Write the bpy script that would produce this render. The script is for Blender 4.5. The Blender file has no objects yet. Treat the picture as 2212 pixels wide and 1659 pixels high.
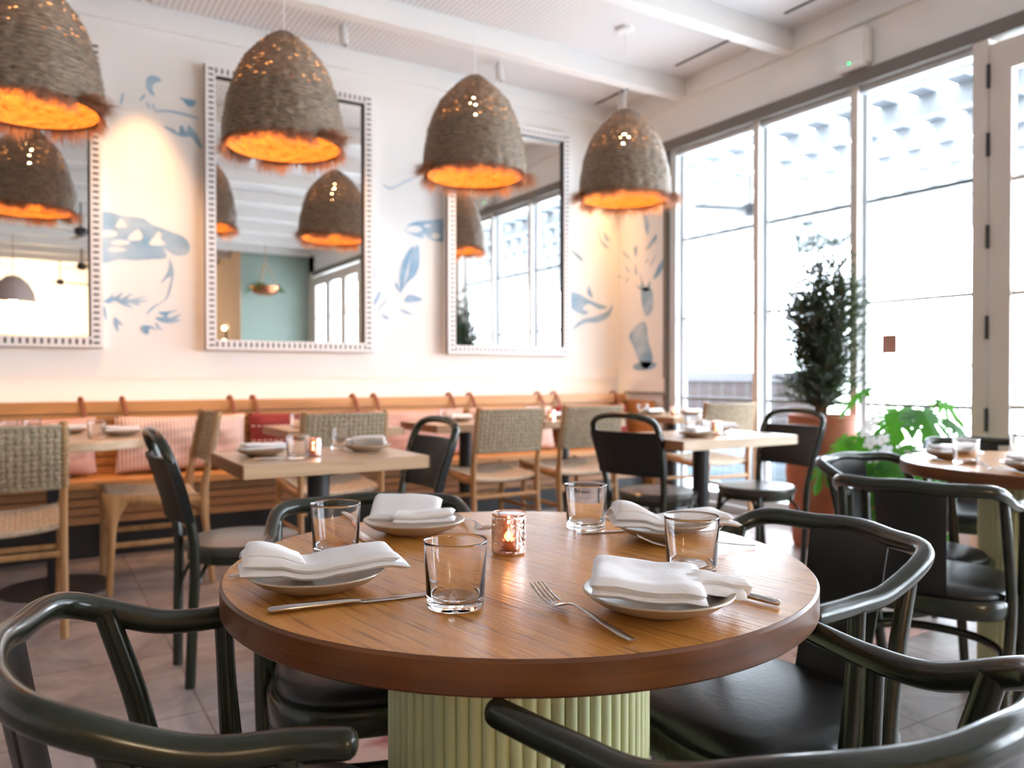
import bpy, bmesh, math, random
from math import pi, sin, cos, radians
from mathutils import Vector, Matrix

# ------------------------------------------------------------------ camera, sky, exposure
SC = bpy.context.scene
COL = SC.collection
cam_d = bpy.data.cameras.new('camera')
cam = bpy.data.objects.new('camera', cam_d)
COL.objects.link(cam)
SC.camera = cam
cam.location = (0, 0, 1.05)
cam.rotation_euler = (radians(90 - 0.59), 0, radians(-31.5))
cam_d.sensor_width = 36
cam_d.lens = 27.67
cam_d.clip_start = 0.02
cam_d.dof.use_dof = True
cam_d.dof.focus_distance = 1.05
cam_d.dof.aperture_fstop = 4.4

SC.view_settings.view_transform = 'Standard'
SC.view_settings.look = 'None'
SC.view_settings.gamma = 1
SC.view_settings.exposure = 0.3
SC.cycles.use_denoising = True
SC.cycles.max_bounces = 12
SC.cycles.transparent_max_bounces = 24
SC.cycles.sample_clamp_indirect = 30

world = bpy.data.worlds.new('sky')
SC.world = world
world.use_nodes = True
bg = world.node_tree.nodes['Background']
bg.inputs[0].default_value = (0.80, 0.90, 1.0, 1)
bg.inputs[1].default_value = 21.0


def lamp(name, kind, loc, energy, color=(1, 1, 1), rot=(0, 0, 0), **kw):
    d = bpy.data.lights.new(name, kind)
    d.energy = energy
    d.color = color
    for k, v in kw.items():
        setattr(d, k, v)
    o = bpy.data.objects.new(name, d)
    COL.objects.link(o)
    o.location = loc
    o.rotation_euler = rot
    return o


# daylight portals in the window openings (they guide sampling, they emit nothing)
for yc, w in ((3.69, 2.5), (0.9, 2.6), (-1.9, 2.6)):
    p = lamp('window_portal', 'AREA', (4.72, yc, 1.5), 1, rot=(0, pi / 2, 0), shape='RECTANGLE', size=2.9, size_y=w)
    p.data.cycles.is_portal = True

WARM = (1.0, 0.50, 0.17)
# ceiling spots that wash the mural wall between the mirrors
SPOTS = [(0.62, 5.22), (1.84, 5.22), (3.08, 5.22), (4.28, 5.22)]

# ------------------------------------------------------------------ helpers
def finish(me, smooth=35):
    if smooth:
        me.shade_smooth()
        me.set_sharp_from_angle(angle=radians(smooth))


def tag(o, label=None, cat=None, group=None, kind=None):
    if label: o['label'] = label
    if cat: o['category'] = cat
    if group: o['group'] = group
    if kind: o['kind'] = kind
    return o


def thing(name, label, cat, loc=(0, 0, 0), rz=0, group=None):
    o = bpy.data.objects.new(name, None)
    COL.objects.link(o)
    o.empty_display_size = 0.1
    o.location = loc
    o.rotation_euler = (0, 0, rz)
    return tag(o, label, cat, group)


class MB:
    """collects shapes for one mesh object"""
    def __init__(s):
        s.v = []
        s.f = []

    def add(s, vs, fs):
        b = len(s.v)
        s.v += [tuple(p) for p in vs]
        s.f += [tuple(i + b for i in f) for f in fs]
        return s

    def box(s, lo, hi):
        (a, b, c), (d, e, f) = lo, hi
        vs = [(a, b, c), (d, b, c), (d, e, c), (a, e, c), (a, b, f), (d, b, f), (d, e, f), (a, e, f)]
        return s.add(vs, [(3, 2, 1, 0), (4, 5, 6, 7), (0, 1, 5, 4), (1, 2, 6, 5), (2, 3, 7, 6), (3, 0, 4, 7)])

    def obox(s, c, size, M=None):
        x, y, z = [q / 2 for q in size]
        vs = [Vector(p) for p in ((-x, -y, -z), (x, -y, -z), (x, y, -z), (-x, y, -z), (-x, -y, z), (x, -y, z), (x, y, z), (-x, y, z))]
        if M: vs = [M @ p for p in vs]
        return s.add([p + Vector(c) for p in vs], [(3, 2, 1, 0), (4, 5, 6, 7), (0, 1, 5, 4), (1, 2, 6, 5), (2, 3, 7, 6), (3, 0, 4, 7)])

    def bar(s, a, b, w, d, up=(0, 0, 1)):
        a, b = Vector(a), Vector(b)
        t = (b - a).normalized()
        x = t.cross(Vector(up))
        if x.length < 1e-4: x = t.cross(Vector((0, 1, 0)))
        x.normalize()
        y = x.cross(t)
        vs = []
        for p in (a, b):
            for sx, sy in ((-1, -1), (1, -1), (1, 1), (-1, 1)):
                vs.append(p + x * (sx * w / 2) + y * (sy * d / 2))
        return s.add(vs, [(3, 2, 1, 0), (4, 5, 6, 7), (0, 1, 5, 4), (1, 2, 6, 5), (2, 3, 7, 6), (3, 0, 4, 7)])

    def sweep(s, path, rx, ry=None, n=12, up=(0, 0, 1), closed=False, caps=True):
        """tube along a path; rx, ry may be lists; section axes: side, up"""
        P = [Vector(p) for p in path]
        m = len(P)
        RX = rx if isinstance(rx, (list, tuple)) else [rx] * m
        RY = RX if ry is None else (ry if isinstance(ry, (list, tuple)) else [ry] * m)
        up = Vector(up)
        vs = []
        px = None
        for i in range(m):
            if closed: t = P[(i + 1) % m] - P[i - 1]
            else: t = P[min(i + 1, m - 1)] - P[max(i - 1, 0)]
            t.normalize()
            x = t.cross(up)
            if x.length < 0.05: x = px if px is not None else t.cross(Vector((0, 1, 0.01)))
            x = (x - t * x.dot(t)).normalized()
            if px is not None and x.dot(px) < 0: x = -x
            px = x
            y = x.cross(t)
            for k in range(n):
                a = 2 * pi * k / n
                vs.append(P[i] + x * (RX[i] * cos(a)) + y * (RY[i] * sin(a)))
        fs = []
        for i in range(m if closed else m - 1):
            j = (i + 1) % m
            for k in range(n):
                l = (k + 1) % n
                fs.append((i * n + k, i * n + l, j * n + l, j * n + k))
        if caps and not closed:
            fs.append(tuple(range(n - 1, -1, -1)))
            fs.append(tuple((m - 1) * n + k for k in range(n)))
        return s.add(vs, fs)

    def lathe(s, prof, n=48, c=(0, 0, 0), rfun=None):
        vs = []
        for (r, z) in prof:
            for k in range(n):
                a = 2 * pi * k / n
                rr = r * (rfun(a, z) if rfun else 1)
                vs.append((c[0] + rr * cos(a), c[1] + rr * sin(a), c[2] + z))
        fs = []
        for i in range(len(prof) - 1):
            for k in range(n):
                l = (k + 1) % n
                fs.append((i * n + k, i * n + l, (i + 1) * n + l, (i + 1) * n + k))
        if prof[0][0] > 1e-6: fs.append(tuple(range(n - 1, -1, -1)))
        if prof[-1][0] > 1e-6: fs.append(tuple((len(prof) - 1) * n + k for k in range(n)))
        return s.add(vs, fs)

    def grid(s, nu, nv, fn):
        vs = [fn(i / (nu - 1), j / (nv - 1)) for i in range(nu) for j in range(nv)]
        fs = [(i * nv + j, (i + 1) * nv + j, (i + 1) * nv + j + 1, i * nv + j + 1) for i in range(nu - 1) for j in range(nv - 1)]
        return s.add(vs, fs)

    def xform(s, M):
        s.v = [tuple(M @ Vector(p)) for p in s.v]
        return s

    def build(s, name, mat, parent=None, smooth=35, bevel=0, seg=2, merge=0, loc=None):
        me = bpy.data.meshes.new(name)
        me.from_pydata(s.v, [], s.f)
        bm = bmesh.new()
        bm.from_mesh(me)
        if merge: bmesh.ops.remove_doubles(bm, verts=bm.verts, dist=merge)
        bmesh.ops.recalc_face_normals(bm, faces=bm.faces)
        if bevel:
            es = [e for e in bm.edges if len(e.link_faces) == 2 and e.calc_face_angle(0) > 0.6]
            bmesh.ops.bevel(bm, geom=es, offset=bevel, segments=seg, affect='EDGES', clamp_overlap=True)
        bm.to_mesh(me)
        bm.free()
        me.materials.append(mat)
        finish(me, smooth)
        o = bpy.data.objects.new(name, me)
        COL.objects.link(o)
        if parent: o.parent = parent
        if loc: o.location = loc
        return o


def dup(root, loc, rz=None, label=None, group=None):
    r = root.copy()
    COL.objects.link(r)
    r.location = loc
    if rz is not None: r.rotation_euler = (0, 0, rz)
    if label: r['label'] = label
    if group: r['group'] = group
    for ch in list(root.children):
        c = ch.copy()
        COL.objects.link(c)
        c.parent = r
        for g in list(ch.children):
            d = g.copy()
            COL.objects.link(d)
            d.parent = c
    return r


def spline(pts, n=8):
    P = [Vector(p) for p in pts]
    Q = [2 * P[0] - P[1]] + P + [2 * P[-1] - P[-2]]
    out = []
    for i in range(1, len(Q) - 2):
        for k in range(n):
            t = k / n
            a, b, c, d = Q[i - 1:i + 3]
            out.append(0.5 * ((2 * b) + (c - a) * t + (2 * a - 5 * b + 4 * c - d) * t * t + (3 * b - a - 3 * c + d) * t ** 3))
    out.append(P[-1])
    return out


# ------------------------------------------------------------------ materials
def mat(name, color, rough=0.5, metal=0.0, spec=0.5, coat=0.0, noise=None, bump=None, trans=0.0, emit=None, sheen=0.0):
    """noise=(scale, amount, stretch); bump=(scale, strength)"""
    m = bpy.data.materials.new(name)
    m.use_nodes = True
    nt = m.node_tree
    b = nt.nodes['Principled BSDF']
    b.inputs['Base Color'].default_value = (*color, 1)
    b.inputs['Roughness'].default_value = rough
    b.inputs['Metallic'].default_value = metal
    b.inputs['Specular IOR Level'].default_value = spec
    b.inputs['Coat Weight'].default_value = coat
    b.inputs['Coat Roughness'].default_value = 0.12
    b.inputs['Transmission Weight'].default_value = trans
    if sheen: b.inputs['Sheen Weight'].default_value = sheen
    if emit:
        b.inputs['Emission Color'].default_value = (*emit[0], 1)
        b.inputs['Emission Strength'].default_value = emit[1]
    tc = nt.nodes.new('ShaderNodeTexCoord')
    if noise:
        sc, amt = noise[0], noise[1]
        st = noise[2] if len(noise) > 2 else (1, 1, 1)
        mp = nt.nodes.new('ShaderNodeMapping')
        mp.inputs['Scale'].default_value = st
        nt.links.new(tc.outputs['Object'], mp.inputs[0])
        nz = nt.nodes.new('ShaderNodeTexNoise')
        nz.inputs['Scale'].default_value = sc
        nz.inputs['Detail'].default_value = 4
        nt.links.new(mp.outputs[0], nz.inputs['Vector'])
        r = nt.nodes.new('ShaderNodeValToRGB')
        r.color_ramp.elements[0].position = 0.3
        r.color_ramp.elements[1].position = 0.7
        r.color_ramp.elements[0].color = (*[c * (1 - amt) for c in color], 1)
        r.color_ramp.elements[1].color = (*[min(1, c * (1 + amt)) for c in color], 1)
        nt.links.new(nz.outputs[0], r.inputs[0])
        nt.links.new(r.outputs[0], b.inputs['Base Color'])
    if bump:
        nz2 = nt.nodes.new('ShaderNodeTexNoise')
        nz2.inputs['Scale'].default_value = bump[0]
        nz2.inputs['Detail'].default_value = 5
        nt.links.new(tc.outputs['Object'], nz2.inputs['Vector'])
        bp = nt.nodes.new('ShaderNodeBump')
        bp.inputs['Strength'].default_value = bump[1]
        bp.inputs['Distance'].default_value = 0.002
        nt.links.new(nz2.outputs[0], bp.inputs['Height'])
        nt.links.new(bp.outputs[0], b.inputs['Normal'])
    return m


def wood(name, c1, c2, rough=0.35, axis='X', rot=0.0, scale=1.0, coat=0.0, bumps=0.15, pore=0.45):
    """grain runs along the given local axis"""
    m = bpy.data.materials.new(name)
    m.use_nodes = True
    nt = m.node_tree
    N, L = nt.nodes, nt.links
    b = N['Principled BSDF']
    b.inputs['Roughness'].default_value = rough
    b.inputs['Coat Weight'].default_value = coat
    b.inputs['Coat Roughness'].default_value = 0.18
    tc = N.new('ShaderNodeTexCoord')
    mp = N.new('ShaderNodeMapping')
    mp.inputs['Rotation'].default_value = (0, 0, rot)
    st = {'X': (1.2, 22, 22), 'Y': (22, 1.2, 22), 'Z': (22, 22, 1.2)}[axis]
    L.new(tc.outputs['Object'], mp.inputs[0])
    mp2 = N.new('ShaderNodeMapping')
    mp2.inputs['Scale'].default_value = [q * scale for q in st]
    L.new(mp.outputs[0], mp2.inputs[0])
    n1 = N.new('ShaderNodeTexNoise')
    n1.inputs['Scale'].default_value = 1.0
    n1.inputs['Detail'].default_value = 5
    n1.inputs['Distortion'].default_value = 0.6
    L.new(mp2.outputs[0], n1.inputs['Vector'])
    mp3 = N.new('ShaderNodeMapping')
    mp3.inputs['Scale'].default_value = [q * scale * (1 if q < 2 else 1) * (6 if q > 2 else 5) for q in st]
    L.new(mp.outputs[0], mp3.inputs[0])
    n2 = N.new('ShaderNodeTexNoise')
    n2.inputs['Scale'].default_value = 1.0
    n2.inputs['Detail'].default_value = 2
    L.new(mp3.outputs[0], n2.inputs['Vector'])
    r = N.new('ShaderNodeValToRGB')
    r.color_ramp.elements[0].position = 0.3
    r.color_ramp.elements[0].color = (*c1, 1)
    r.color_ramp.elements[1].position = 0.68
    r.color_ramp.elements[1].color = (*c2, 1)
    L.new(n1.outputs[0], r.inputs[0])
    r2 = N.new('ShaderNodeValToRGB')
    r2.color_ramp.elements[0].position = 0.30
    r2.color_ramp.elements[0].color = (pore, pore, pore, 1)
    r2.color_ramp.elements[1].position = 0.46
    r2.color_ramp.elements[1].color = (1, 1, 1, 1)
    L.new(n2.outputs[0], r2.inputs[0])
    mx = N.new('ShaderNodeMix')
    mx.data_type = 'RGBA'
    mx.blend_type = 'MULTIPLY'
    mx.inputs[0].default_value = 0.8
    L.new(r.outputs[0], mx.inputs[6])
    L.new(r2.outputs[0], mx.inputs[7])
    L.new(mx.outputs[2], b.inputs['Base Color'])
    bp = N.new('ShaderNodeBump')
    bp.inputs['Strength'].default_value = bumps
    bp.inputs['Distance'].default_value = 0.001
    L.new(n2.outputs[0], bp.inputs['Height'])
    L.new(bp.outputs[0], b.inputs['Normal'])
    return m


def thin_glass(name):
    m = bpy.data.materials.new(name)
    m.use_nodes = True
    nt = m.node_tree
    nt.nodes.remove(nt.nodes['Principled BSDF'])
    out = nt.nodes['Material Output']
    t = nt.nodes.new('ShaderNodeBsdfTransparent')
    g = nt.nodes.new('ShaderNodeBsdfGlossy')
    g.inputs['Roughness'].default_value = 0.02
    f = nt.nodes.new('ShaderNodeLayerWeight')
    f.inputs[0].default_value = 0.5
    pw = nt.nodes.new('ShaderNodeMath')
    pw.operation = 'POWER'
    pw.inputs[1].default_value = 5
    nt.links.new(f.outputs['Facing'], pw.inputs[0])
    ma = nt.nodes.new('ShaderNodeMath')
    ma.operation = 'MULTIPLY_ADD'
    ma.inputs[1].default_value = 0.5
    ma.inputs[2].default_value = 0.03
    nt.links.new(pw.outputs[0], ma.inputs[0])
    mx = nt.nodes.new('ShaderNodeMixShader')
    nt.links.new(ma.outputs[0], mx.inputs[0])
    nt.links.new(t.outputs[0], mx.inputs[1])
    nt.links.new(g.outputs[0], mx.inputs[2])
    nt.links.new(mx.outputs[0], out.inputs[0])
    return m


def glass(name, color=(1, 1, 1), rough=0.0, bump=0):
    m = bpy.data.materials.new(name)
    m.use_nodes = True
    nt = m.node_tree
    nt.nodes.remove(nt.nodes['Principled BSDF'])
    g = nt.nodes.new('ShaderNodeBsdfGlass')
    g.inputs['Color'].default_value = (*color, 1)
    g.inputs['Roughness'].default_value = rough
    g.inputs['IOR'].default_value = 1.40
    nt.links.new(g.outputs[0], nt.nodes['Material Output'].inputs[0])
    return m


def translucent(name, color, amt=0.4, back=None, noise=None, bump=None, stretch=(1, 1, 1)):
    """diffuse + translucent sheet (leaves, woven fibre)"""
    m = bpy.data.materials.new(name)
    m.use_nodes = True
    nt = m.node_tree
    N, L = nt.nodes, nt.links
    b = N['Principled BSDF']
    b.inputs['Roughness'].default_value = 0.55
    b.inputs['Base Color'].default_value = (*color, 1)
    t = N.new('ShaderNodeBsdfTranslucent')
    t.inputs[0].default_value = (*(back or color), 1)
    mx = N.new('ShaderNodeMixShader')
    mx.inputs[0].default_value = amt
    L.new(b.outputs[0], mx.inputs[1])
    L.new(t.outputs[0], mx.inputs[2])
    L.new(mx.outputs[0], N['Material Output'].inputs[0])
    if noise or bump:
        tc = N.new('ShaderNodeTexCoord')
        mp = N.new('ShaderNodeMapping')
        mp.inputs['Scale'].default_value = stretch
        L.new(tc.outputs['Object'], mp.inputs[0])
        nz = N.new('ShaderNodeTexNoise')
        nz.inputs['Scale'].default_value = noise[0]
        nz.inputs['Detail'].default_value = 5
        L.new(mp.outputs[0], nz.inputs['Vector'])
        r = N.new('ShaderNodeValToRGB')
        r.color_ramp.elements[0].position = 0.32
        r.color_ramp.elements[1].position = 0.68
        r.color_ramp.elements[0].color = (*[c * (1 - noise[1]) for c in color], 1)
        r.color_ramp.elements[1].color = (*[min(1, c * (1 + noise[1])) for c in color], 1)
        L.new(nz.outputs[0], r.inputs[0])
        L.new(r.outputs[0], b.inputs['Base Color'])
        if bump:
            bp = N.new('ShaderNodeBump')
            bp.inputs['Strength'].default_value = bump
            bp.inputs['Distance'].default_value = 0.006
            L.new(nz.outputs[0], bp.inputs['Height'])
            L.new(bp.outputs[0], b.inputs['Normal'])
    return m


def stripes(name, c1, c2, axis=0, freq=40, width=0.5, rough=0.8, bump=0.3, dashes=None, grid=None):
    """fabric or board with parallel stripes (object space)"""
    m = bpy.data.materials.new(name)
    m.use_nodes = True
    nt = m.node_tree
    N, L = nt.nodes, nt.links
    b = N['Principled BSDF']
    b.inputs['Roughness'].default_value = rough
    tc = N.new('ShaderNodeTexCoord')
    sx = N.new('ShaderNodeSeparateXYZ')
    L.new(tc.outputs['Object'], sx.inputs[0])

    def M(op, a, bb=None):
        n = N.new('ShaderNodeMath')
        n.operation = op
        for i, q in enumerate((a, bb)):
            if q is None: continue
            if isinstance(q, (int, float)): n.inputs[i].default_value = q
            else: L.new(q, n.inputs[i])
        return n.outputs[0]
    fr = M('FRACT', M('MULTIPLY', sx.outputs[axis], freq))
    fac = M('LESS_THAN', fr, width)
    if dashes:
        ax2, f2, w2 = dashes
        fac = M('MULTIPLY', fac, M('LESS_THAN', M('FRACT', M('MULTIPLY', sx.outputs[ax2], f2)), w2))
    if grid:
        ax2, f2, w2 = grid
        fac = M('MAXIMUM', fac, M('LESS_THAN', M('FRACT', M('MULTIPLY', sx.outputs[ax2], f2)), w2))
    mx = N.new('ShaderNodeMix')
    mx.data_type = 'RGBA'
    mx.inputs[6].default_value = (*c2, 1)
    mx.inputs[7].default_value = (*c1, 1)
    L.new(fac, mx.inputs[0])
    L.new(mx.outputs[2], b.inputs['Base Color'])
    if bump:
        bp = N.new('ShaderNodeBump')
        bp.inputs['Strength'].default_value = bump
        bp.inputs['Distance'].default_value = 0.003
        bp.invert = True
        L.new(fac, bp.inputs['Height'])
        L.new(bp.outputs[0], b.inputs['Normal'])
    return m


def tile_floor():
    m = bpy.data.materials.new('stone_tiles')
    m.use_nodes = True
    nt = m.node_tree
    N, L = nt.nodes, nt.links
    b = N['Principled BSDF']
    b.inputs['Roughness'].default_value = 0.42
    tc = N.new('ShaderNodeTexCoord')
    mp = N.new('ShaderNodeMapping')
    mp.inputs['Location'].default_value = (-0.461 + 0.61 * 40, -2.60 + 0.61 * 40, 0)
    L.new(tc.outputs['Object'], mp.inputs[0])
    br = N.new('ShaderNodeTexBrick')
    br.offset = 0
    br.squash = 1
    br.inputs['Scale'].default_value = 1
    br.inputs['Brick Width'].default_value = 0.61
    br.inputs['Row Height'].default_value = 0.61
    br.inputs['Mortar Size'].default_value = 0.0035
    br.inputs['Mortar Smooth'].default_value = 0.2
    br.inputs['Color1'].default_value = (0.285, 0.25, 0.245, 1)
    br.inputs['Color2'].default_value = (0.36, 0.32, 0.315, 1)
    br.inputs['Mortar'].default_value = (0.15, 0.115, 0.10, 1)
    L.new(mp.outputs[0], br.inputs['Vector'])
    n1 = N.new('ShaderNodeTexNoise')
    n1.inputs['Scale'].default_value = 3.2
    n1.inputs['Detail'].default_value = 8
    n1.inputs['Roughness'].default_value = 0.65
    n1.inputs['Distortion'].default_value = 1.4
    L.new(tc.outputs['Object'], n1.inputs['Vector'])
    r = N.new('ShaderNodeValToRGB')
    r.color_ramp.elements[0].position = 0.35
    r.color_ramp.elements[0].color = (0.66, 0.63, 0.62, 1)
    r.color_ramp.elements[1].position = 0.66
    r.color_ramp.elements[1].color = (1.35, 1.3, 1.28, 1)
    L.new(n1.outputs[0], r.inputs[0])
    mx = N.new('ShaderNodeMix')
    mx.data_type = 'RGBA'
    mx.blend_type = 'MULTIPLY'
    mx.inputs[0].default_value = 1
    L.new(br.outputs[0], mx.inputs[6])
    L.new(r.outputs[0], mx.inputs[7])
    L.new(mx.outputs[2], b.inputs['Base Color'])
    bp = N.new('ShaderNodeBump')
    bp.inputs['Strength'].default_value = 0.4
    bp.inputs['Distance'].default_value = 0.002
    bp.invert = True
    L.new(br.outputs['Fac'], bp.inputs['Height'])
    L.new(bp.outputs[0], b.inputs['Normal'])
    return m


M_WALL = mat('wall_plaster', (0.80, 0.78, 0.76), 0.85, noise=(1.5, 0.02))
M_TRIMW = mat('trim_paint', (0.80, 0.785, 0.77), 0.6)
M_CEIL = stripes('beadboard', (0.42, 0.38, 0.37), (0.78, 0.76, 0.76), axis=0, freq=1 / 0.038, width=0.16, rough=0.7, bump=0.5)
M_TAUPE = mat('taupe_paint', (0.17, 0.15, 0.13), 0.6)
M_DOOR = mat('door_paint', (0.62, 0.56, 0.51), 0.55)
M_FRAMEW = mat('window_paint', (0.55, 0.58, 0.60), 0.45)
M_MUNT = mat('muntin_paint', (0.16, 0.17, 0.16), 0.5)
M_PANE = thin_glass('window_glass')
M_FLOOR = tile_floor()
M_GREENW = mat('sage_paint', (0.34, 0.43, 0.385), 0.7)
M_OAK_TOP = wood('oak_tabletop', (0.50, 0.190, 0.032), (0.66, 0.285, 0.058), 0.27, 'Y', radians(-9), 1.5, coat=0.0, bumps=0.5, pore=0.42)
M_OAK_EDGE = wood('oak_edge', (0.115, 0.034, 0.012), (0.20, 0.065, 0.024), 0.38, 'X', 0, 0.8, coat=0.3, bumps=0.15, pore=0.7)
M_OAK_LIGHT = wood('oak_light', (0.50, 0.33, 0.19), (0.62, 0.43, 0.27), 0.34, 'X', 0, 1.0, coat=0.2, pore=0.8)
M_OAK_DARKEDGE = wood('oak_dark_edge', (0.20, 0.085, 0.035), (0.30, 0.13, 0.055), 0.4, 'Y', 0, 1.0, pore=0.8)
M_BENCH = wood('bench_oak', (0.48, 0.21, 0.065), (0.64, 0.33, 0.12), 0.42, 'X', 0, 0.7, pore=0.75)
M_TEAK = wood('chair_teak', (0.36, 0.17, 0.062), (0.50, 0.27, 0.11), 0.42, 'Z', 0, 1.4, pore=0.8)
M_CORD = mat('woven_cord', (0.36, 0.29, 0.20), 0.85, noise=(60, 0.3), bump=(300, 0.5))
M_SEATCORD = mat('pale_cord', (0.55, 0.44, 0.33), 0.85, noise=(60, 0.2), bump=(300, 0.5))
M_GREEN = mat('dark_green_lacquer', (0.017, 0.020, 0.011), 0.22, spec=0.42, coat=0.15)
M_LEATHER = mat('black_leather', (0.009, 0.010, 0.010), 0.34, spec=0.42, noise=(20, 0.2), bump=(90, 0.25))
M_PANEL = mat('black_panel', (0.006, 0.007, 0.008), 0.42, spec=0.35)
M_SEATWOOD = mat('dark_seat', (0.05, 0.045, 0.034), 0.28, coat=0.4)
M_BLACK = mat('black_metal', (0.010, 0.011, 0.014), 0.45)
M_FLUTE = mat('celadon_flutes', (0.66, 0.67, 0.37), 0.55, noise=(9, 0.05, (1, 1, 0.15)))
M_PLATE = mat('stoneware', (0.43, 0.335, 0.24), 0.35, coat=0.35, noise=(40, 0.06))
M_PLATEPINK = mat('plate_glaze', (0.42, 0.36, 0.30), 0.33, coat=0.35, noise=(40, 0.05))
M_NAPKIN = mat('white_linen', (0.88, 0.86, 0.87), 0.92, bump=(260, 0.25), sheen=0.2)
M_STEEL = mat('brushed_steel', (0.56, 0.52, 0.49), 0.20, 1.0)
M_GLASS = glass('clear_glass', (1, 1, 1))
M_PINKGLASS = glass('pink_glass', (1.0, 0.87, 0.83), 0.02)
M_COPPER = mat('tealight_tin', (0.75, 0.42, 0.30), 0.3, 1.0)
M_WAX = mat('wax', (0.85, 0.62, 0.45), 0.5, emit=((1, 0.45, 0.15), 0.6))
M_FLAME = mat('flame', (1, 0.7, 0.3), 0.5, emit=((1.0, 0.62, 0.22), 30))
M_BULB = mat('bulb', (1, 0.9, 0.7), 0.4, emit=((1.0, 0.66, 0.32), 60))
M_LED = mat('led_strip', (1, 0.9, 0.7), 0.5, emit=((1.0, 0.64, 0.34), 7))
M_SHADE = translucent('rope_shade', (0.19, 0.135, 0.09), 0.003, (0.75, 0.32, 0.08), noise=(30, 0.5), bump=0.8, stretch=(1, 1, 4))
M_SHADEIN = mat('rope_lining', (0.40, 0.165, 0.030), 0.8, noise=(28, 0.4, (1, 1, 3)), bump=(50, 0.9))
M_FRINGE = translucent('raffia_fringe', (0.34, 0.20, 0.13), 0.45, (0.7, 0.3, 0.12))
M_MIRROR = mat('mirror_silver', (0.86, 0.86, 0.85), 0.0, 1.0)
M_BONE = mat('bone_inlay', (0.82, 0.78, 0.76), 0.4)
M_INK = mat('dark_inlay', (0.035, 0.028, 0.03), 0.5)
M_WHITE = mat('white_plastic', (0.80, 0.78, 0.77), 0.45)
M_TERRA = mat('terracotta', (0.42, 0.125, 0.055), 0.7, noise=(7, 0.18), bump=(40, 0.2))
M_SOIL = mat('soil', (0.05, 0.035, 0.025), 0.95)
M_STONE = mat('pebbles', (0.35, 0.34, 0.32), 0.7, noise=(20, 0.3))
M_BARK = mat('bark', (0.12, 0.075, 0.04), 0.85)
M_CONIFER = translucent('conifer_green', (0.018, 0.032, 0.022), 0.2, (0.06, 0.12, 0.03))
M_MONST = translucent('monstera_green', (0.018, 0.075, 0.018), 0.30, (0.10, 0.40, 0.01))
M_STEM = mat('stem_green', (0.12, 0.22, 0.05), 0.5)
M_PETAL = translucent('white_petal', (0.85, 0.85, 0.86), 0.3)
M_RUG = None


def rug_mat():
    m = bpy.data.materials.new('rug_pile')
    m.use_nodes = True
    nt = m.node_tree
    N, L = nt.nodes, nt.links
    b = N['Principled BSDF']
    b.inputs['Roughness'].default_value = 0.95
    tc = N.new('ShaderNodeTexCoord')
    v = N.new('ShaderNodeTexVoronoi')
    v.feature = 'F1'
    v.distance = 'MANHATTAN'
    v.inputs['Scale'].default_value = 5
    L.new(tc.outputs['Object'], v.inputs['Vector'])
    n = N.new('ShaderNodeTexNoise')
    n.inputs['Scale'].default_value = 30
    L.new(tc.outputs['Object'], n.inputs['Vector'])
    a = N.new('ShaderNodeMath')
    a.operation = 'MULTIPLY_ADD'
    a.inputs[1].default_value = 0.35
    L.new(n.outputs[0], a.inputs[0])
    L.new(v.outputs['Distance'], a.inputs[2])
    r = N.new('ShaderNodeValToRGB')
    r.color_ramp.elements[0].position = 0.25
    r.color_ramp.elements[0].color = (0.22, 0.035, 0.03, 1)
    r.color_ramp.elements[1].position = 0.75
    r.color_ramp.elements[1].color = (0.48, 0.30, 0.25, 1)
    e = r.color_ramp.elements.new(0.5)
    e.color = (0.36, 0.13, 0.11, 1)
    L.new(a.outputs[0], r.inputs[0])
    L.new(r.outputs[0], b.inputs['Base Color'])
    return m


M_RUG = rug_mat()


def paint_mat():
    m = bpy.data.materials.new('blue_wall_paint')
    m.use_nodes = True
    nt = m.node_tree
    N, L = nt.nodes, nt.links
    b = N['Principled BSDF']
    b.inputs['Roughness'].default_value = 0.85
    tc = N.new('ShaderNodeTexCoord')
    n = N.new('ShaderNodeTexNoise')
    n.inputs['Scale'].default_value = 5
    n.inputs['Detail'].default_value = 3
    L.new(tc.outputs['Object'], n.inputs['Vector'])
    r = N.new('ShaderNodeValToRGB')
    r.color_ramp.elements[0].position = 0.35
    r.color_ramp.elements[0].color = (0.20, 0.36, 0.52, 1)
    r.color_ramp.elements[1].position = 0.68
    r.color_ramp.elements[1].color = (0.46, 0.57, 0.66, 1)
    L.new(n.outputs[0], r.inputs[0])
    L.new(r.outputs[0], b.inputs['Base Color'])
    return m


M_PAINT = paint_mat()

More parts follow.
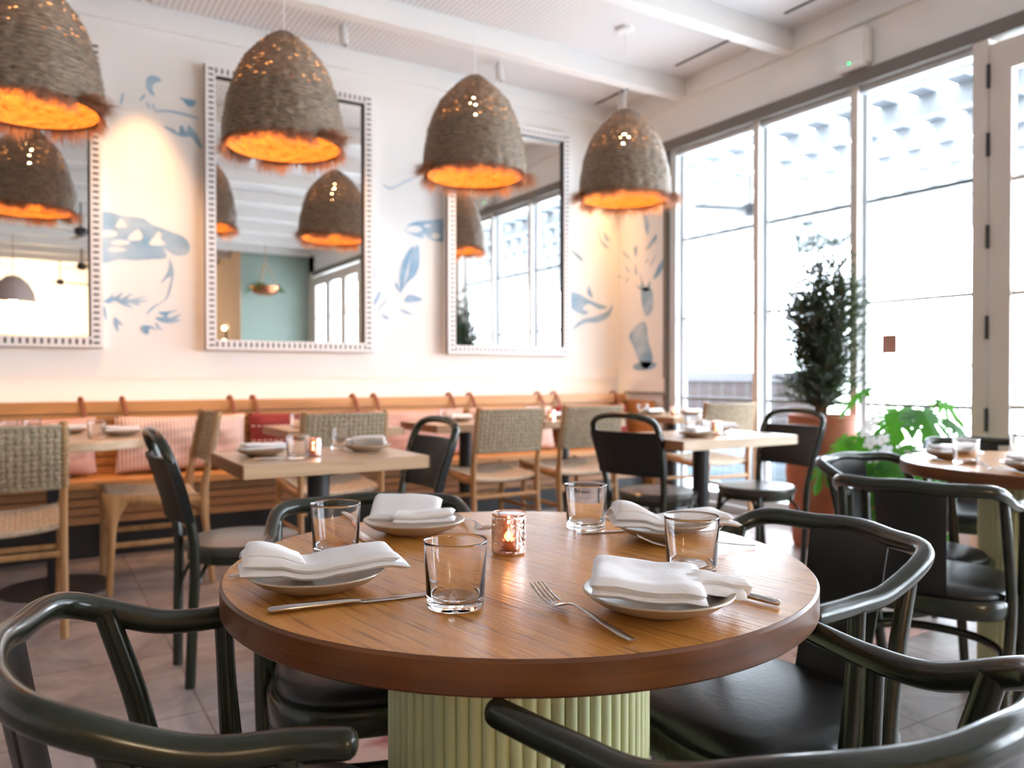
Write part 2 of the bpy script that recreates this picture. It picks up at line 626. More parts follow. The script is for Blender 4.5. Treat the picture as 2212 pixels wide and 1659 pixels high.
# ------------------------------------------------------------------ mural outlines on the wall planes (metres)
MURAL_BACK = {
 'painted_bird': [[(0.654,2.969),(0.671,2.993),(0.704,3.005),(0.737,2.991),(0.745,2.974),(0.715,2.962),(0.692,2.934),(0.695,2.899),(0.706,2.871),(0.678,2.881),(0.654,2.915)],[(0.852,2.889),(0.889,2.889),(0.95,2.888),(0.958,2.877),(0.935,2.842),(0.903,2.843),(0.878,2.869)],[(0.612,2.827),(0.634,2.863),(0.651,2.872),(0.634,2.84)],[(0.653,2.819),(0.667,2.81),(0.675,2.781),(0.661,2.797)],[(0.684,2.819),(0.7,2.804),(0.711,2.781),(0.692,2.793)],[(0.692,2.769),(0.742,2.787),(0.803,2.795),(0.889,2.791),(0.97,2.778),(0.958,2.766),(0.874,2.777),(0.789,2.78),(0.733,2.773)],[(0.513,2.85),(0.524,2.846),(0.508,2.781),(0.5,2.791)]],
 'painted_fern': [[(0.752,2.686),(0.809,2.677),(0.848,2.653),(0.854,2.697),(0.871,2.706),(0.897,2.667),(0.903,2.711),(0.923,2.708),(0.952,2.679),(0.975,2.636),(0.995,2.584),(0.986,2.573),(0.952,2.608),(0.923,2.64),(0.874,2.633),(0.817,2.648)]],
 'painted_cloud': [[(0.378,2.071),(0.522,2.074),(0.633,2.069),(0.684,2.036),(0.76,2.012),(0.857,1.98),(0.896,1.952),(0.915,1.911),(0.903,1.868),(0.863,1.849),(0.811,1.853),(0.753,1.887),(0.772,1.829),(0.683,1.812),(0.595,1.798),(0.49,1.794),(0.376,1.78)]],
 'painted_swoosh': [[(0.788,1.824),(0.814,1.749),(0.807,1.679),(0.777,1.565),(0.707,1.506),(0.643,1.445),(0.681,1.498),(0.758,1.55),(0.787,1.642),(0.794,1.706),(0.733,1.653),(0.765,1.711),(0.785,1.775)]],
 'painted_leaves': [[(0.402,1.522),(0.441,1.555),(0.453,1.575),(0.459,1.549),(0.514,1.585),(0.489,1.54),(0.569,1.582),(0.538,1.539),(0.663,1.573),(0.6,1.542),(0.662,1.539),(0.606,1.522),(0.606,1.502),(0.538,1.519),(0.569,1.486),(0.513,1.504),(0.465,1.529),(0.435,1.511)],[(0.399,1.485),(0.411,1.479),(0.419,1.406),(0.404,1.425)],[(0.458,1.414),(0.473,1.418),(0.513,1.372),(0.485,1.381),(0.485,1.33),(0.461,1.367)],[(0.615,1.365),(0.637,1.379),(0.681,1.371),(0.712,1.347),(0.668,1.36),(0.658,1.322),(0.624,1.334)],[(0.7,1.402),(0.732,1.362),(0.747,1.347),(0.712,1.365)],[(0.719,1.465),(0.796,1.476),(0.835,1.484),(0.783,1.458),(0.78,1.433),(0.861,1.461),(0.829,1.428),(0.855,1.418),(0.796,1.399),(0.738,1.404),(0.7,1.43),(0.757,1.439)]],
 'painted_fish': [[(2.469,2.184),(2.518,2.228),(2.631,2.259),(2.865,2.287),(2.865,2.127),(2.689,2.114),(2.631,2.155),(2.617,2.121),(2.532,2.139),(2.476,2.159)]],
 'painted_feather': [[(2.574,2.071),(2.591,1.936),(2.553,1.83),(2.489,1.774),(2.447,1.72),(2.489,1.826),(2.517,1.957)],[(2.546,2.049),(2.496,1.916),(2.461,1.785),(2.436,1.694),(2.42,1.757),(2.427,1.873),(2.489,2.006)],[(2.196,1.844),(2.222,1.839),(2.202,1.656),(2.186,1.655)],[(2.256,1.69),(2.186,1.567),(2.195,1.548),(2.256,1.646)],[(2.316,1.636),(2.239,1.55),(2.255,1.557),(2.312,1.617)],[(2.269,1.52),(2.337,1.491),(2.296,1.483)],[(2.419,1.565),(2.538,1.525),(2.461,1.534)],[(2.616,1.645),(2.503,1.678),(2.458,1.624),(2.517,1.618)],[(2.392,1.768),(2.385,1.729),(2.44,1.681),(2.419,1.718)]],
 'painted_squiggle': [[(2.289,2.5),(2.342,2.482),(2.403,2.508),(2.456,2.543),(2.534,2.581),(2.538,2.575),(2.464,2.533),(2.406,2.498),(2.342,2.468),(2.289,2.49)]],
 'painted_flower': [[(3.973,2.179),(4.081,2.144),(4.172,2.071),(4.136,2.065),(4.045,2.119),(3.973,2.143)],[(3.973,2.07),(4.027,2.045),(4.018,2.0),(3.973,1.997)],[(3.974,1.787),(4.118,1.773),(4.246,1.72),(4.435,1.669),(4.34,1.65),(4.228,1.69),(4.164,1.642),(4.228,1.615),(4.154,1.59),(3.974,1.677)],[(4.046,1.454),(4.154,1.546),(4.303,1.581),(4.435,1.632),(4.496,1.695),(4.464,1.595),(4.34,1.53),(4.191,1.518)],[(4.228,1.853),(4.274,1.744),(4.213,1.778)],[(4.339,2.382),(4.358,2.279),(4.463,2.201),(4.396,2.211),(4.335,2.3)],[(4.386,2.342),(4.453,2.303),(4.463,2.259),(4.415,2.269)],[(3.911,2.73),(3.973,2.665),(3.937,2.69)]],
}
MURAL_HOLES = {
 'painted_cloud': [[(0.504,2.058),(0.537,2.008),(0.473,1.998)],[(0.602,2.0),(0.627,1.934),(0.537,1.926)],[(0.721,1.995),(0.744,1.973),(0.737,1.951),(0.763,1.912),(0.667,1.904),(0.702,1.969)],[(0.484,1.959),(0.479,1.948),(0.464,1.939),(0.442,1.932),(0.419,1.93),(0.398,1.933),(0.383,1.939),(0.378,1.949),(0.383,1.959),(0.398,1.968),(0.419,1.975),(0.443,1.977),(0.464,1.975),(0.479,1.968)],[(0.555,1.907),(0.55,1.899),(0.534,1.892),(0.512,1.887),(0.488,1.884),(0.466,1.886),(0.451,1.891),(0.446,1.898),(0.451,1.906),(0.466,1.913),(0.488,1.919),(0.512,1.921),(0.534,1.919),(0.55,1.915)],[(0.535,1.862),(0.529,1.855),(0.514,1.848),(0.492,1.843),(0.468,1.841),(0.446,1.843),(0.431,1.846),(0.425,1.852),(0.431,1.859),(0.446,1.866),(0.468,1.87),(0.492,1.872),(0.514,1.871),(0.529,1.868)]],
 'painted_fish': [[(2.61,2.192),(2.603,2.178),(2.583,2.167),(2.555,2.158),(2.523,2.155),(2.495,2.158),(2.476,2.166),(2.469,2.178),(2.476,2.191),(2.495,2.203),(2.523,2.211),(2.555,2.214),(2.583,2.211),(2.603,2.203)],[(2.688,2.225),(2.684,2.219),(2.676,2.214),(2.663,2.21),(2.649,2.209),(2.636,2.21),(2.627,2.214),(2.624,2.219),(2.627,2.225),(2.636,2.23),(2.649,2.234),(2.663,2.236),(2.676,2.234),(2.684,2.231)],[(2.768,2.154),(2.764,2.144),(2.753,2.134),(2.738,2.128),(2.721,2.127),(2.706,2.13),(2.696,2.137),(2.692,2.147),(2.696,2.158),(2.706,2.167),(2.721,2.173),(2.738,2.175),(2.753,2.171),(2.764,2.164)]],
}
MURAL_SIDE = {
 'painted_vase': [[(5.279,1.797),(5.142,1.792),(5.127,1.626),(5.228,1.575)],[(5.234,1.524),(5.18,1.34),(5.126,1.195),(5.201,1.109),(5.288,1.154),(5.378,1.303),(5.436,1.424)],[(5.08,1.144),(5.089,1.13),(5.12,1.116),(5.169,1.105),(5.227,1.098),(5.288,1.097),(5.341,1.102),(5.378,1.113),(5.393,1.127),(5.383,1.142),(5.35,1.157),(5.299,1.168),(5.239,1.174),(5.179,1.174),(5.128,1.168),(5.093,1.158)]],
 'painted_stems': [[(5.259,2.48),(5.204,2.427),(5.178,2.35),(5.199,2.267),(5.243,2.361)],[(5.097,2.251),(5.086,2.214),(5.182,2.146),(5.212,2.156)],[(5.362,2.196),(5.331,2.177),(5.353,2.096),(5.38,2.169)],[(4.982,2.051),(5.023,1.929),(5.121,1.88),(5.065,1.977)],[(5.495,2.05),(5.43,1.968),(5.467,1.991)],[(5.53,2.174),(5.426,2.093),(5.495,2.125)],[(5.353,2.04),(5.339,1.935),(5.362,1.967)],[(5.225,2.039),(5.171,2.075),(5.214,2.03)],[(5.601,1.964),(5.541,1.942),(5.589,1.944)],[(5.494,1.877),(5.46,1.926),(5.453,1.91)],[(5.357,1.856),(5.301,1.829),(5.268,1.869),(5.213,1.82),(5.159,1.873),(5.181,1.788),(5.279,1.797)],[(5.075,2.092),(5.139,2.014),(5.171,1.996),(5.107,2.067)],[(5.301,1.961),(5.257,1.868),(5.272,1.87)]],
}
# ------------------------------------------------------------------ the setting
XW, YW = 4.56, 5.6          # window wall plane, mirror wall plane
ZB, ZC = 3.30, 3.45         # underside of beams, ceiling
YR = -9.0                   # rear of the room
XL = -5.0


def struct(name, mb, m, **kw):
    o = mb.build(name, m, **kw)
    o['kind'] = 'structure'
    return o


struct('floor', MB().box((XL - .2, YR - .2, -0.10), (XW + 0.16, YW + .2, 0)), M_FLOOR, smooth=0)
struct('ceiling', MB().box((XL - .2, YR - .2, ZC), (XW + .3, YW + .2, ZC + 0.1)), M_CEIL, smooth=0)
bk = MB()
bk.box((XL - .2, YW, 1.035), (XW + .2, YW + .2, ZC))
bk.box((XL - .2, YW + 0.03, 0), (XW + .2, YW + .2, 1.035))
wall_back = struct('wall_back', bk, M_WALL, smooth=0)
struct('wall_left', MB().box((XL - .2, YR, 0), (XL, YW, ZC)), M_WALL, smooth=0)
struct('wall_rear', MB().box((XL, YR - .2, 0), (XW, YR, ZC)), M_WALL, smooth=0)
# sage green corner block behind the camera (seen in the mirror)
struct('wall_sage', MB().box((3.30, -9.0, 0), (XW, -3.75, ZC)), M_GREENW, smooth=0)
# window wall: solid parts around the glazed runs
YO = [(2.44, 4.945), (-3.45, 2.235)]
ww = MB()
ww.box((XW, 4.945, 0), (XW + .2, YW, ZC))
ww.box((XW, -3.75, 3.0), (XW + .2, 4.945, ZC))
ww.box((XW, -9.0, 0), (XW + .2, -3.45, ZC))
wall_right = struct('wall_right', ww, M_WALL, smooth=0)
# beams, crown boards
for k, y in enumerate((4.71, 3.66, 2.61, 1.56, 0.51, -0.54, -1.59, -2.64, -3.69, -4.74, -5.79, -6.84)):
    struct('trim_%d' % (k + 1), MB().box((XL, y, ZB), (XW - .03 if y > -3.7 else 3.30, y + 0.10, ZC)), M_TRIMW, smooth=0)
struct('trim_21', MB().box((XL, YW - 0.03, ZB), (XW - .03, YW, ZC)), M_TRIMW, smooth=0)
struct('trim_22', MB().box((XW - 0.03, -3.75, ZB), (XW, YW - .03, ZC)), M_TRIMW, smooth=0)
# taupe casing around the glazing
tp = MB()
tp.box((XW - 0.035, -3.45, 2.915), (XW + .12, 4.99, 3.0))
tp.box((XW - 0.012, 4.945, 0), (XW + .12, 4.99, 2.915))
struct('trim_23', tp, M_TAUPE, smooth=0)


def window(name, y0, y1, z1=2.915, z0=0.06):
    fr = MB()
    X0, X1 = XW + 0.075, XW + 0.115
    w = 0.024
    fr.box((X0, y0, z0), (X1, y0 + w, z1)).box((X0, y1 - w, z0), (X1, y1, z1))
    fr.box((X0, y0 + w, z1 - w * 1.6), (X1, y1 - w, z1)).box((X0, y0 + w, z0), (X1, y1 - w, z0 + .07))
    f = struct(name, fr, M_FRAMEW, smooth=0)
    mu = MB()
    for z in (2.18, 1.523, 0.865):
        mu.box((X0 + .012, y0 + w, z - .011), (X1 - .012, y1 - w, z + .011))
    mu.build('muntin', M_MUNT, f, smooth=0)
    MB().box((XW + .094, y0 + w, z0 + .07), (XW + .098, y1 - w, z1 - w * 1.6)).build('pane', M_PANE, f, smooth=0)
    return f


window('window_1', 4.03, 4.86)
window('window_2', 3.222, 3.99)
window('window_3', 2.435, 3.182)
mul = MB()
for y0, y1 in ((3.99, 4.03), (3.182, 3.222), (4.86, 4.945)):
    mul.box((XW + 0.012, y0, 0.0), (XW + .12, y1, 2.915))
mul.box((XW + 0.03, 2.435, 2.875), (XW + .12, 4.86, 2.915))
struct('trim_24', mul, M_FRAMEW, smooth=0)
mf = MB()
for y0, y1 in ((3.992, 4.028), (3.184, 3.220)):
    mf.box((XW + .0, y0 - .008, 0.0), (XW + .012, y1 + .008, 2.915))
struct('trim_25', mf, M_DOOR, smooth=0)
struct('trim_26', MB().box((XW + 0.0, 2.435, 0.0), (XW + .12, 4.86, 0.06)), M_FRAMEW, smooth=0)
# post between windows and folding doors
struct('trim_27', MB().box((XW - 0.03, 2.352, 0), (XW + .12, 2.435, 2.915)), M_DOOR, smooth=0)


def folding_door(name, y0, y1):
    st = MB()
    X0, X1 = XW - 0.025, XW + 0.03
    w = 0.115
    st.box((X0, y0, 0.01), (X1, y0 + w, 2.88)).box((X0, y1 - w, 0.01), (X1, y1, 2.88))
    st.box((X0, y0 + w, 2.72), (X1, y1 - w, 2.88)).box((X0, y0 + w, .01), (X1, y1 - w, .25))
    d = struct(name, st, M_DOOR, smooth=0)
    mu = MB()
    for z in (2.12, 1.50, 0.88):
        mu.box((X0 + .015, y0 + w, z - .012), (X1 - .015, y1 - w, z + .012))
    mu.build('muntin', M_DOOR, d, smooth=0)
    MB().box((XW, y0 + w, .25), (XW + .004, y1 - w, 2.72)).build('pane', M_PANE, d, smooth=0)
    return d


yd = 2.345
k = 1
while yd > -3.3:
    d = folding_door('door_%d' % k, yd - 0.80, yd)
    if k == 1:
        for z in (2.706, 2.328, 1.820, 1.318, 0.805):
            MB().lathe([(0.0, -.065), (.010, -.065), (.010, .065), (0, .065)], 12).build('hinge', M_BLACK, d, loc=(XW - .034, yd + 0.003, z))
    yd -= 0.806
    k += 1
    if k == 5:
        struct('trim_28', MB().box((XW - 0.03, yd - .12, 0), (XW + .12, yd, 2.915)), M_DOOR, smooth=0)
        yd -= 0.12
struct('trim_29', MB().box((XW - 0.03, -3.75, 0), (XW + .12, yd, 2.915)), M_DOOR, smooth=0)

# framed access panel low on the short wall by the corner
ap = thing('access_panel', 'low framed rectangular panel on the wall beside the bench end', 'panel', (XW, 5.22, 0.97))
MB().box((-.016, -.26, -.06), (0, .26, .06)).build('panel', M_WALL, ap, smooth=0)
MB().box((-.026, -.275, -.075), (0, .26, -.058)).box((-.026, -.275, -.058), (0, -.26, .06)).build('edge_strip', M_TAUPE, ap, smooth=0)

# ---- mural painted straight on the plaster
def poly_tris(pts, holes=()):
    from mathutils.geometry import tessellate_polygon
    loops = [[Vector((a, b, 0)) for a, b in pts]] + [[Vector((a, b, 0)) for a, b in h] for h in holes]
    flat = [p for l in loops for p in l]
    return flat, [tuple(t) for t in tessellate_polygon(loops)]


def smooth_poly(p, n=4):
    P = [Vector((a, b, 0)) for a, b in p]
    out = []
    m = len(P)
    for i in range(m):
        a, b, c, d = P[i - 1], P[i], P[(i + 1) % m], P[(i + 2) % m]
        for k in range(n):
            t = k / n
            q = 0.5 * ((2 * b) + (c - a) * t + (2 * a - 5 * b + 4 * c - d) * t * t + (3 * b - a - 3 * c + d) * t ** 3)
            out.append((q.x, q.y))
    return out


mural = thing('wall_mural', 'loose blue brush mural of birds, fish and leaves on the mirror wall', 'mural', (2, YW, 2))
for nm, polys in MURAL_BACK.items():
    for i, p in enumerate(polys):
        hs = [smooth_poly(h) for h in MURAL_HOLES.get(nm, [])] if i == 0 else []
        fl, tr = poly_tris(smooth_poly(p), hs)
        MB().add([(q.x - 2, -0.002, q.y - 2) for q in fl], tr).build(nm, M_PAINT, mural, smooth=0)
mural2 = thing('wall_mural', 'blue-grey painted vase of tall leaves on the short wall by the window', 'mural', (XW, 5.2, 1.7))
for nm, polys in MURAL_SIDE.items():
    for p in polys:
        fl, tr = poly_tris(smooth_poly(p))
        MB().add([(-0.002, q.x - 5.2, q.y - 1.7) for q in fl], tr).build(nm, M_PAINT, mural2, smooth=0)

# ---- ceiling details
for i, (y0, y1) in enumerate(((5.0, 5.56), (4.0, 4.55), (2.98, 3.52))):
    nm = ('farthest, in the bay against the mirror wall', 'in the second bay from the mirror wall', 'nearest, in the third bay from the mirror wall')[i]
    tag(MB().box((4.262, y0, ZC - .004), (4.286, y1, ZC - .0005)).build('air_slot', M_INK, smooth=0),
        'thin dark ceiling air slot, ' + nm, 'vent', 'linear air slots by the window wall')
for i, (x, y) in enumerate(SPOTS):
    lab = ('white tube spotlight on the ceiling above the leftmost mirror edge', 'white tube spotlight on the ceiling between first and second full pendants',
           'white tube spotlight on the ceiling between the third and fourth pendants', 'white tube spotlight on the ceiling near the corner')[i]
    t = thing('spotlight', lab, 'spotlight', (x, y, ZC), 0, 'ceiling spotlights over the mirror wall')
    MB().lathe([(0, 0), (.018, 0), (.018, -.03), (0, -.03)], 16, (0, 0, 0)).build('mount', M_WHITE, t)
    R_ = Matrix.Rotation(radians(-14), 4, 'X')
    MB().lathe([(0, .03), (.028, .03), (.030, .025), (.030, -.095), (.024, -.095), (.024, -.06), (0, -.06)], 20).xform(Matrix.Translation((0, 0, -.055)) @ R_).build('tube', M_WHITE, t)
    sp = lamp('spot_lamp', 'SPOT', (x, y + .02, ZC - .17), 165, (1, .50, .18), rot=(radians(11), 0, 0), spot_size=radians(48), spot_blend=1.0, shadow_soft_size=0.03)

el = thing('emergency_light_box', 'white box with a green indicator high on the window wall', 'light box', (XW, 3.18, 3.14))
MB().box((-.085, -.115, -.125), (0, .115, .125)).build('housing', M_WHITE, el, bevel=.02, seg=3)
MB().lathe([(0, 0), (.007, 0), (.007, .004), (0, .004)], 12).xform(Matrix.Translation((-.0855, .0, -.095)) @ Matrix.Rotation(radians(-90), 4, 'Y')).build('indicator', mat('green_led', (0, .5, .1), emit=((0, 1, .25), 3)), el)
cs = thing('wall_camera', 'small white rounded device on the wall behind the farthest pendant', 'device', (4.3, YW, 3.13))
MB().box((-.05, -.07, -.045), (.05, 0, .045)).build('housing', M_WHITE, cs, bevel=.02, seg=3)

# ---- mirrors
def make_mirror(x0, x1, label):
    z0, z1 = 1.225, 3.12
    t = thing('wall_mirror', label, 'mirror', ((x0 + x1) / 2, YW, (z0 + z1) / 2), 0, 'inlaid mirrors above the bench')
    W, H = (x1 - x0) / 2, (z1 - z0) / 2
    fw, d = 0.066, 0.085
    b = MB()
    b.box((-W, -d, -H), (-W + fw, 0, H)).box((W - fw, -d, -H), (W, 0, H))
    b.box((-W + fw, -d, H - fw), (W - fw, 0, H)).box((-W + fw, -d, -H), (W - fw, 0, -H + fw))
    b.build('frame', M_BONE, t, smooth=0)
    n = MB()
    st = 0.037
    k = int((2 * H - .06) / st)
    for i in range(k + 1):
        z = -H + .03 + i * (2 * H - .06) / k
        for s in (-1, 1):
            c = s * (W - fw * .55)
            n.box((c - .017, -d - .001, z - .0065), (c + .017, -d + .002, z + .0065))
    k = int((2 * W - .14) / st)
    for i in range(k + 1):
        x = -W + .07 + i * (2 * W - .14) / k
        for s in (-1, 1):
            c = s * (H - fw * .55)
            n.box((x - .0065, -d - .001, c - .017), (x + .0065, -d + .002, c + .017))
    n.build('inlay', M_INK, t, smooth=0)
    e = MB()
    e.box((-W - .002, -d + .004, -H - .006), (W + .002, -d + .03, -H)).box((-W - .006, -d + .004, -H), (-W, -d + .03, H))
    e.build('edge_band', mat('brown_edge', (.14, .07, .05), .5), t, smooth=0)
    r = MB()
    q = fw
    r.box((-W + q, -d + .012, H - q - .012), (W - q, -.03, H - q)).box((W - q - .012, -d + .012, -H + q), (W - q, -.03, H - q))  # dark strips painting the shadow along the inner top and right edges
    r.build('rebate_shadow', M_INK, t, smooth=0)
    MB().box((-W + q, -.052, -H + q), (W - q, -.045, H - q)).build('mirror_glass', M_MIRROR, t, smooth=0)
    return t


make_mirror(-0.785, 0.392, 'leftmost bone-inlaid mirror, cut off by the left picture edge')
make_mirror(1.000, 2.178, 'middle bone-inlaid mirror, reflecting the sage wall and hanging plant')
make_mirror(2.795, 3.972, 'right bone-inlaid mirror, reflecting the tall windows')

# ---- bench
bench = thing('bench', 'long slatted oak banquette bench along the mirror wall', 'bench', (0, 5.3, 0))
bs = MB()
bs.box((XL + .2, -.25, .405), (4.50, .17, .448))
bs.build('seat', M_BENCH, bench, bevel=.006)
fb = MB()
for z in (0.205, 0.255, 0.305, 0.355):
    fb.box((XL + .2, -.225, z), (4.48, -.205, z + .042))
fb.build('front_slats', wood('slat_oak_shade', (0.27, 0.125, 0.05), (0.38, 0.19, 0.085), 0.5, 'X', 0, 0.7, pore=0.75), bench, smooth=0)  # darker copy of the bench oak, shadow on the bench front painted in
MB().box((XL + .2, -.16, .0), (4.46, .28, .405)).build('toe_kick', M_BLACK, bench, smooth=0)
bb = MB()
for i in range(7):
    bb.box((XL + .2, .12, .452 + i * .053), (4.48, .14, .452 + i * .053 + .045))
bb.build('back_slats', M_BENCH, bench, smooth=0)
MB().box((XL + .2, .140, .448), (4.48, .165, .82)).build('backboard', mat('back_dark', (.16, .07, .03), .6), bench, smooth=0)
MB().box((XL + .2, .105, .822), (4.50, .165, .893)).build('top_rail', M_BENCH, bench, bevel=.006)
MB().box((4.50, -.25, .0), (4.525, .17, .84)).build('end_panel', M_BENCH, bench, bevel=.008)
MB().box((XL + .2, .20, .845), (4.48, .225, .853)).build('light_strip', M_LED, bench, smooth=0)


# ---- cushions
def pillow_mb(w, h, t, n=22, pinch=.03, seed=0, tuft=False):
    rnd = random.Random(seed)
    ph = [rnd.uniform(0, 6.28) for _ in range(6)]
    mb = MB()
    for s in (1, -1):
        def fn(u, v, s=s):
            a, b = 2 * u - 1, 2 * v - 1
            e = (max(0, 1 - abs(a) ** 4.5) * max(0, 1 - abs(b) ** 4)) ** .42
            x = a * (w / 2 - pinch * (1 - abs(a)) * 0 - pinch * .5 * (1 - b * b) * 0)
            x = a * (w / 2) * (1 - .03 * (1 - b * b))
            z = b * (h / 2) * (1 - .05 * (1 - a * a))
            wr = .006 * sin(9 * a + 4 * b + ph[0]) * e + .004 * sin(17 * b - 6 * a + ph[1]) * e
            tf = 0
            if tuft:
                for cx in (-.45, .45):
                    tf += .03 * math.exp(-((a - cx) ** 2 * w * w + b * b * h * h) / .006)
            return (x, -s * (t / 2 * e + wr - (tf if s > 0 else 0)), z)
        mb.grid(n, n, fn)
    return mb


CUSH = [(-0.352, 0.340, 'plain', 'salmon pink bench cushion behind the leftmost woven chair'),
        (0.437, 1.210, 'stripe', 'pale pink cushion with fine vertical stripes, beside the red cushion'),
        (1.228, 2.060, 'red', 'brick red cushion with rows of white dashes, behind the candlelit square table'),
        (2.090, 2.835, 'plain', 'soft pink bench cushion behind the side chair with its back turned to the wall'),
        (2.885, 3.652, 'pale', 'pale blush bench cushion between two woven chairs'),
        (3.684, 4.450, 'red', 'dark red bench cushion at the corner end of the bench'),
        (-1.16, -0.37, 'stripe', 'striped pink bench cushion at the left picture edge')]
CM = {'plain': stripes('salmon_fabric', (0.56, .32, .28), (0.66, .43, .38), 0, 70, .5, .9, .2),
      'stripe': stripes('striped_pink_fabric', (0.46, .23, .20), (0.80, .67, .62), 0, 48, .42, .9, .3),
      'pale': stripes('blush_fabric', (0.70, .45, .38), (0.76, .56, .50), 0, 70, .5, .9, .2),
      'red': stripes('red_dash_fabric', (0.80, .62, .58), (0.24, .032, .032), 2, 10.5, .09, .9, .1, dashes=(0, 30, .62))}
M_STRAP = mat('tan_leather', (0.22, 0.065, 0.032), 0.5)
for i, (x0, x1, kind, lab) in enumerate(CUSH):
    w = x1 - x0
    c = thing('cushion', lab, 'cushion', ((x0 + x1) / 2, 5.325, .62), 0, 'cushions strapped along the bench back')
    R_ = Matrix.Rotation(radians(-9), 4, 'X')
    pillow_mb(w, .345, .13, seed=i, tuft=(kind == 'stripe')).xform(Matrix.Translation((0, -.005, .012)) @ R_).build('pad', CM[kind], c, smooth=80, merge=.0005)
    for s in (-1, 1):
        xx = s * (w / 2 - .065)
        st = MB()
        p = [(xx, .02, .150), (xx, .040, .200), (xx - .006, .070, .258), (xx - .012, .10, .292), (xx - .014, .135, .292), (xx - .014, .152, .262)]
        p = spline(p, 5)
        st.sweep(p, .014, .0035, 8, up=(0, 1, .3))
        st.build('strap', M_STRAP, c)


# ---- rug
rug = thing('rug', 'worn red and pink patterned rug on the tiles behind the round table', 'rug', (1.9, 2.25, 0))
MB().box((-1.18, -.40, .0005), (1.18, .40, .008)).build('pile', M_RUG, rug, smooth=0)
frg = MB()
rnd = random.Random(3)
for s in (-1, 1):
    for i in range(90):
        y = -.395 + i * .79 / 89
        frg.bar((s * 1.18, y, .004), (s * (1.23 + rnd.uniform(0, .02)), y + rnd.uniform(-.01, .01), .003), .005, .003)
tag(frg.build('fringe', M_RUG, rug, smooth=0), kind='stuff')
# ------------------------------------------------------------------ tables
def round_table(loc, label):
    t = thing('round_table', label, 'table', loc, 0, 'round pedestal tables')
    R = .46
    MB().lathe([(0, .712), (R - .012, .712), (R - .012, .7475), (R - .004, .750), (0, .750)], 128).build('tabletop', M_OAK_TOP, t)
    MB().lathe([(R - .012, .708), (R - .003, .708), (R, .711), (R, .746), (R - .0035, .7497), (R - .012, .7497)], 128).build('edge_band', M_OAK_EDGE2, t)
    nf = 66

    def reed(a, z):
        p = (a * nf / (2 * pi)) % 1
        return 1 - .038 + .038 * math.sqrt(max(0, 1 - (2 * p - 1) ** 2))
    MB().lathe([(.212, 0.02), (.212, .708)], nf * 8, rfun=reed).build('pedestal', M_FLUTE, t, smooth=50)
    MB().lathe([(0, 0), (.216, 0), (.216, .022), (0, .022)], 64).build('plinth', M_FLUTE, t)
    return t


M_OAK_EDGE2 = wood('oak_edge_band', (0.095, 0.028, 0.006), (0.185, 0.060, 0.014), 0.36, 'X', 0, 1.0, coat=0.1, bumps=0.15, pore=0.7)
# horizontal grain on the round edge
for n_ in M_OAK_EDGE2.node_tree.nodes:
    if n_.type == 'MAPPING' and n_.inputs['Scale'].default_value[1] > 1.5:
        s_ = n_.inputs['Scale'].default_value
        n_.inputs['Scale'].default_value = (3, 3, s_[2] * 1.2)

TZ = 0.75
main_table = round_table((0.6817, 1.0917, 0), 'large round oak table on a fluted pale green pedestal, nearest in the picture')
side_table = round_table((2.97, 1.33, 0), 'round oak table on a fluted pedestal, cut off by the right picture edge')


def square_table(x0, y0, x1, y1, label, th=.046):
    cx, cy = (x0 + x1) / 2, (y0 + y1) / 2
    t = thing('square_table', label, 'table', (cx, cy, 0), 0, 'square oak tables')
    w, d = (x1 - x0) / 2, (y1 - y0) / 2
    MB().box((-w + .004, -d, TZ - th), (w - .004, d, TZ)).build('tabletop', M_OAK_LIGHT, t, bevel=.0025)
    for q0, q1 in ((-w, -w + .004), (w - .004, w)):
        MB().box((q0, -d + .0005, TZ - th + .0005), (q1, d - .0005, TZ - .0005)).build('end_band', M_OAK_DARKEDGE, t, smooth=0)
    MB().lathe([(0, .02), (.042, .02), (.042, TZ - th - .012), (.13, TZ - th - .010), (.13, TZ - th), (0, TZ - th)], 32).build('column', M_BLACK, t)
    MB().lathe([(0, 0), (.215, 0), (.215, .008), (.06, .022), (0, .022)], 40).build('base', M_BLACK, t)
    return t


T1 = square_table(.600, 2.69, 1.285, 3.23, 'light oak square table with a lit candle, behind the leftmost armchair')
T4 = square_table(2.54, 2.65, 3.33, 3.22, 'pale oak square table with a lit candle in front of the tall potted conifer')
T1b = square_table(1.19, 4.26, 1.87, 4.80, 'oak square table against the bench, in front of the red cushion')
T2 = square_table(2.08, 4.26, 2.76, 4.80, 'oak square table against the bench, at the left side of the middle woven chair')
T2b = square_table(2.86, 4.26, 3.54, 4.80, 'oak square table against the bench, between the two middle woven chairs')
T3 = square_table(3.93, 4.20, 4.46, 4.80, 'oak square table in the corner by the end of the bench')
# round table at the far left
t0 = thing('cafe_table', 'pale round cafe table on a black column at the left picture edge', 'table', (.11, 4.48, 0))
MB().lathe([(0, .705), (.456, .705), (.46, .709), (.46, .746), (.456, .75), (0, .75)], 96).build('tabletop', M_OAK_LIGHT, t0)
MB().lathe([(0, .02), (.042, .02), (.042, .69), (.13, .693), (.13, .705), (0, .705)], 32).build('column', M_BLACK, t0)
MB().lathe([(0, 0), (.25, 0), (.25, .008), (.06, .022), (0, .022)], 40).build('base', M_BLACK, t0)

# ------------------------------------------------------------------ bentwood armchairs
RAIL = [(.255, .178, .694), (.234, .120, .692), (.221, .024, .700), (.197, -.092, .745), (.089, -.140, .748)]


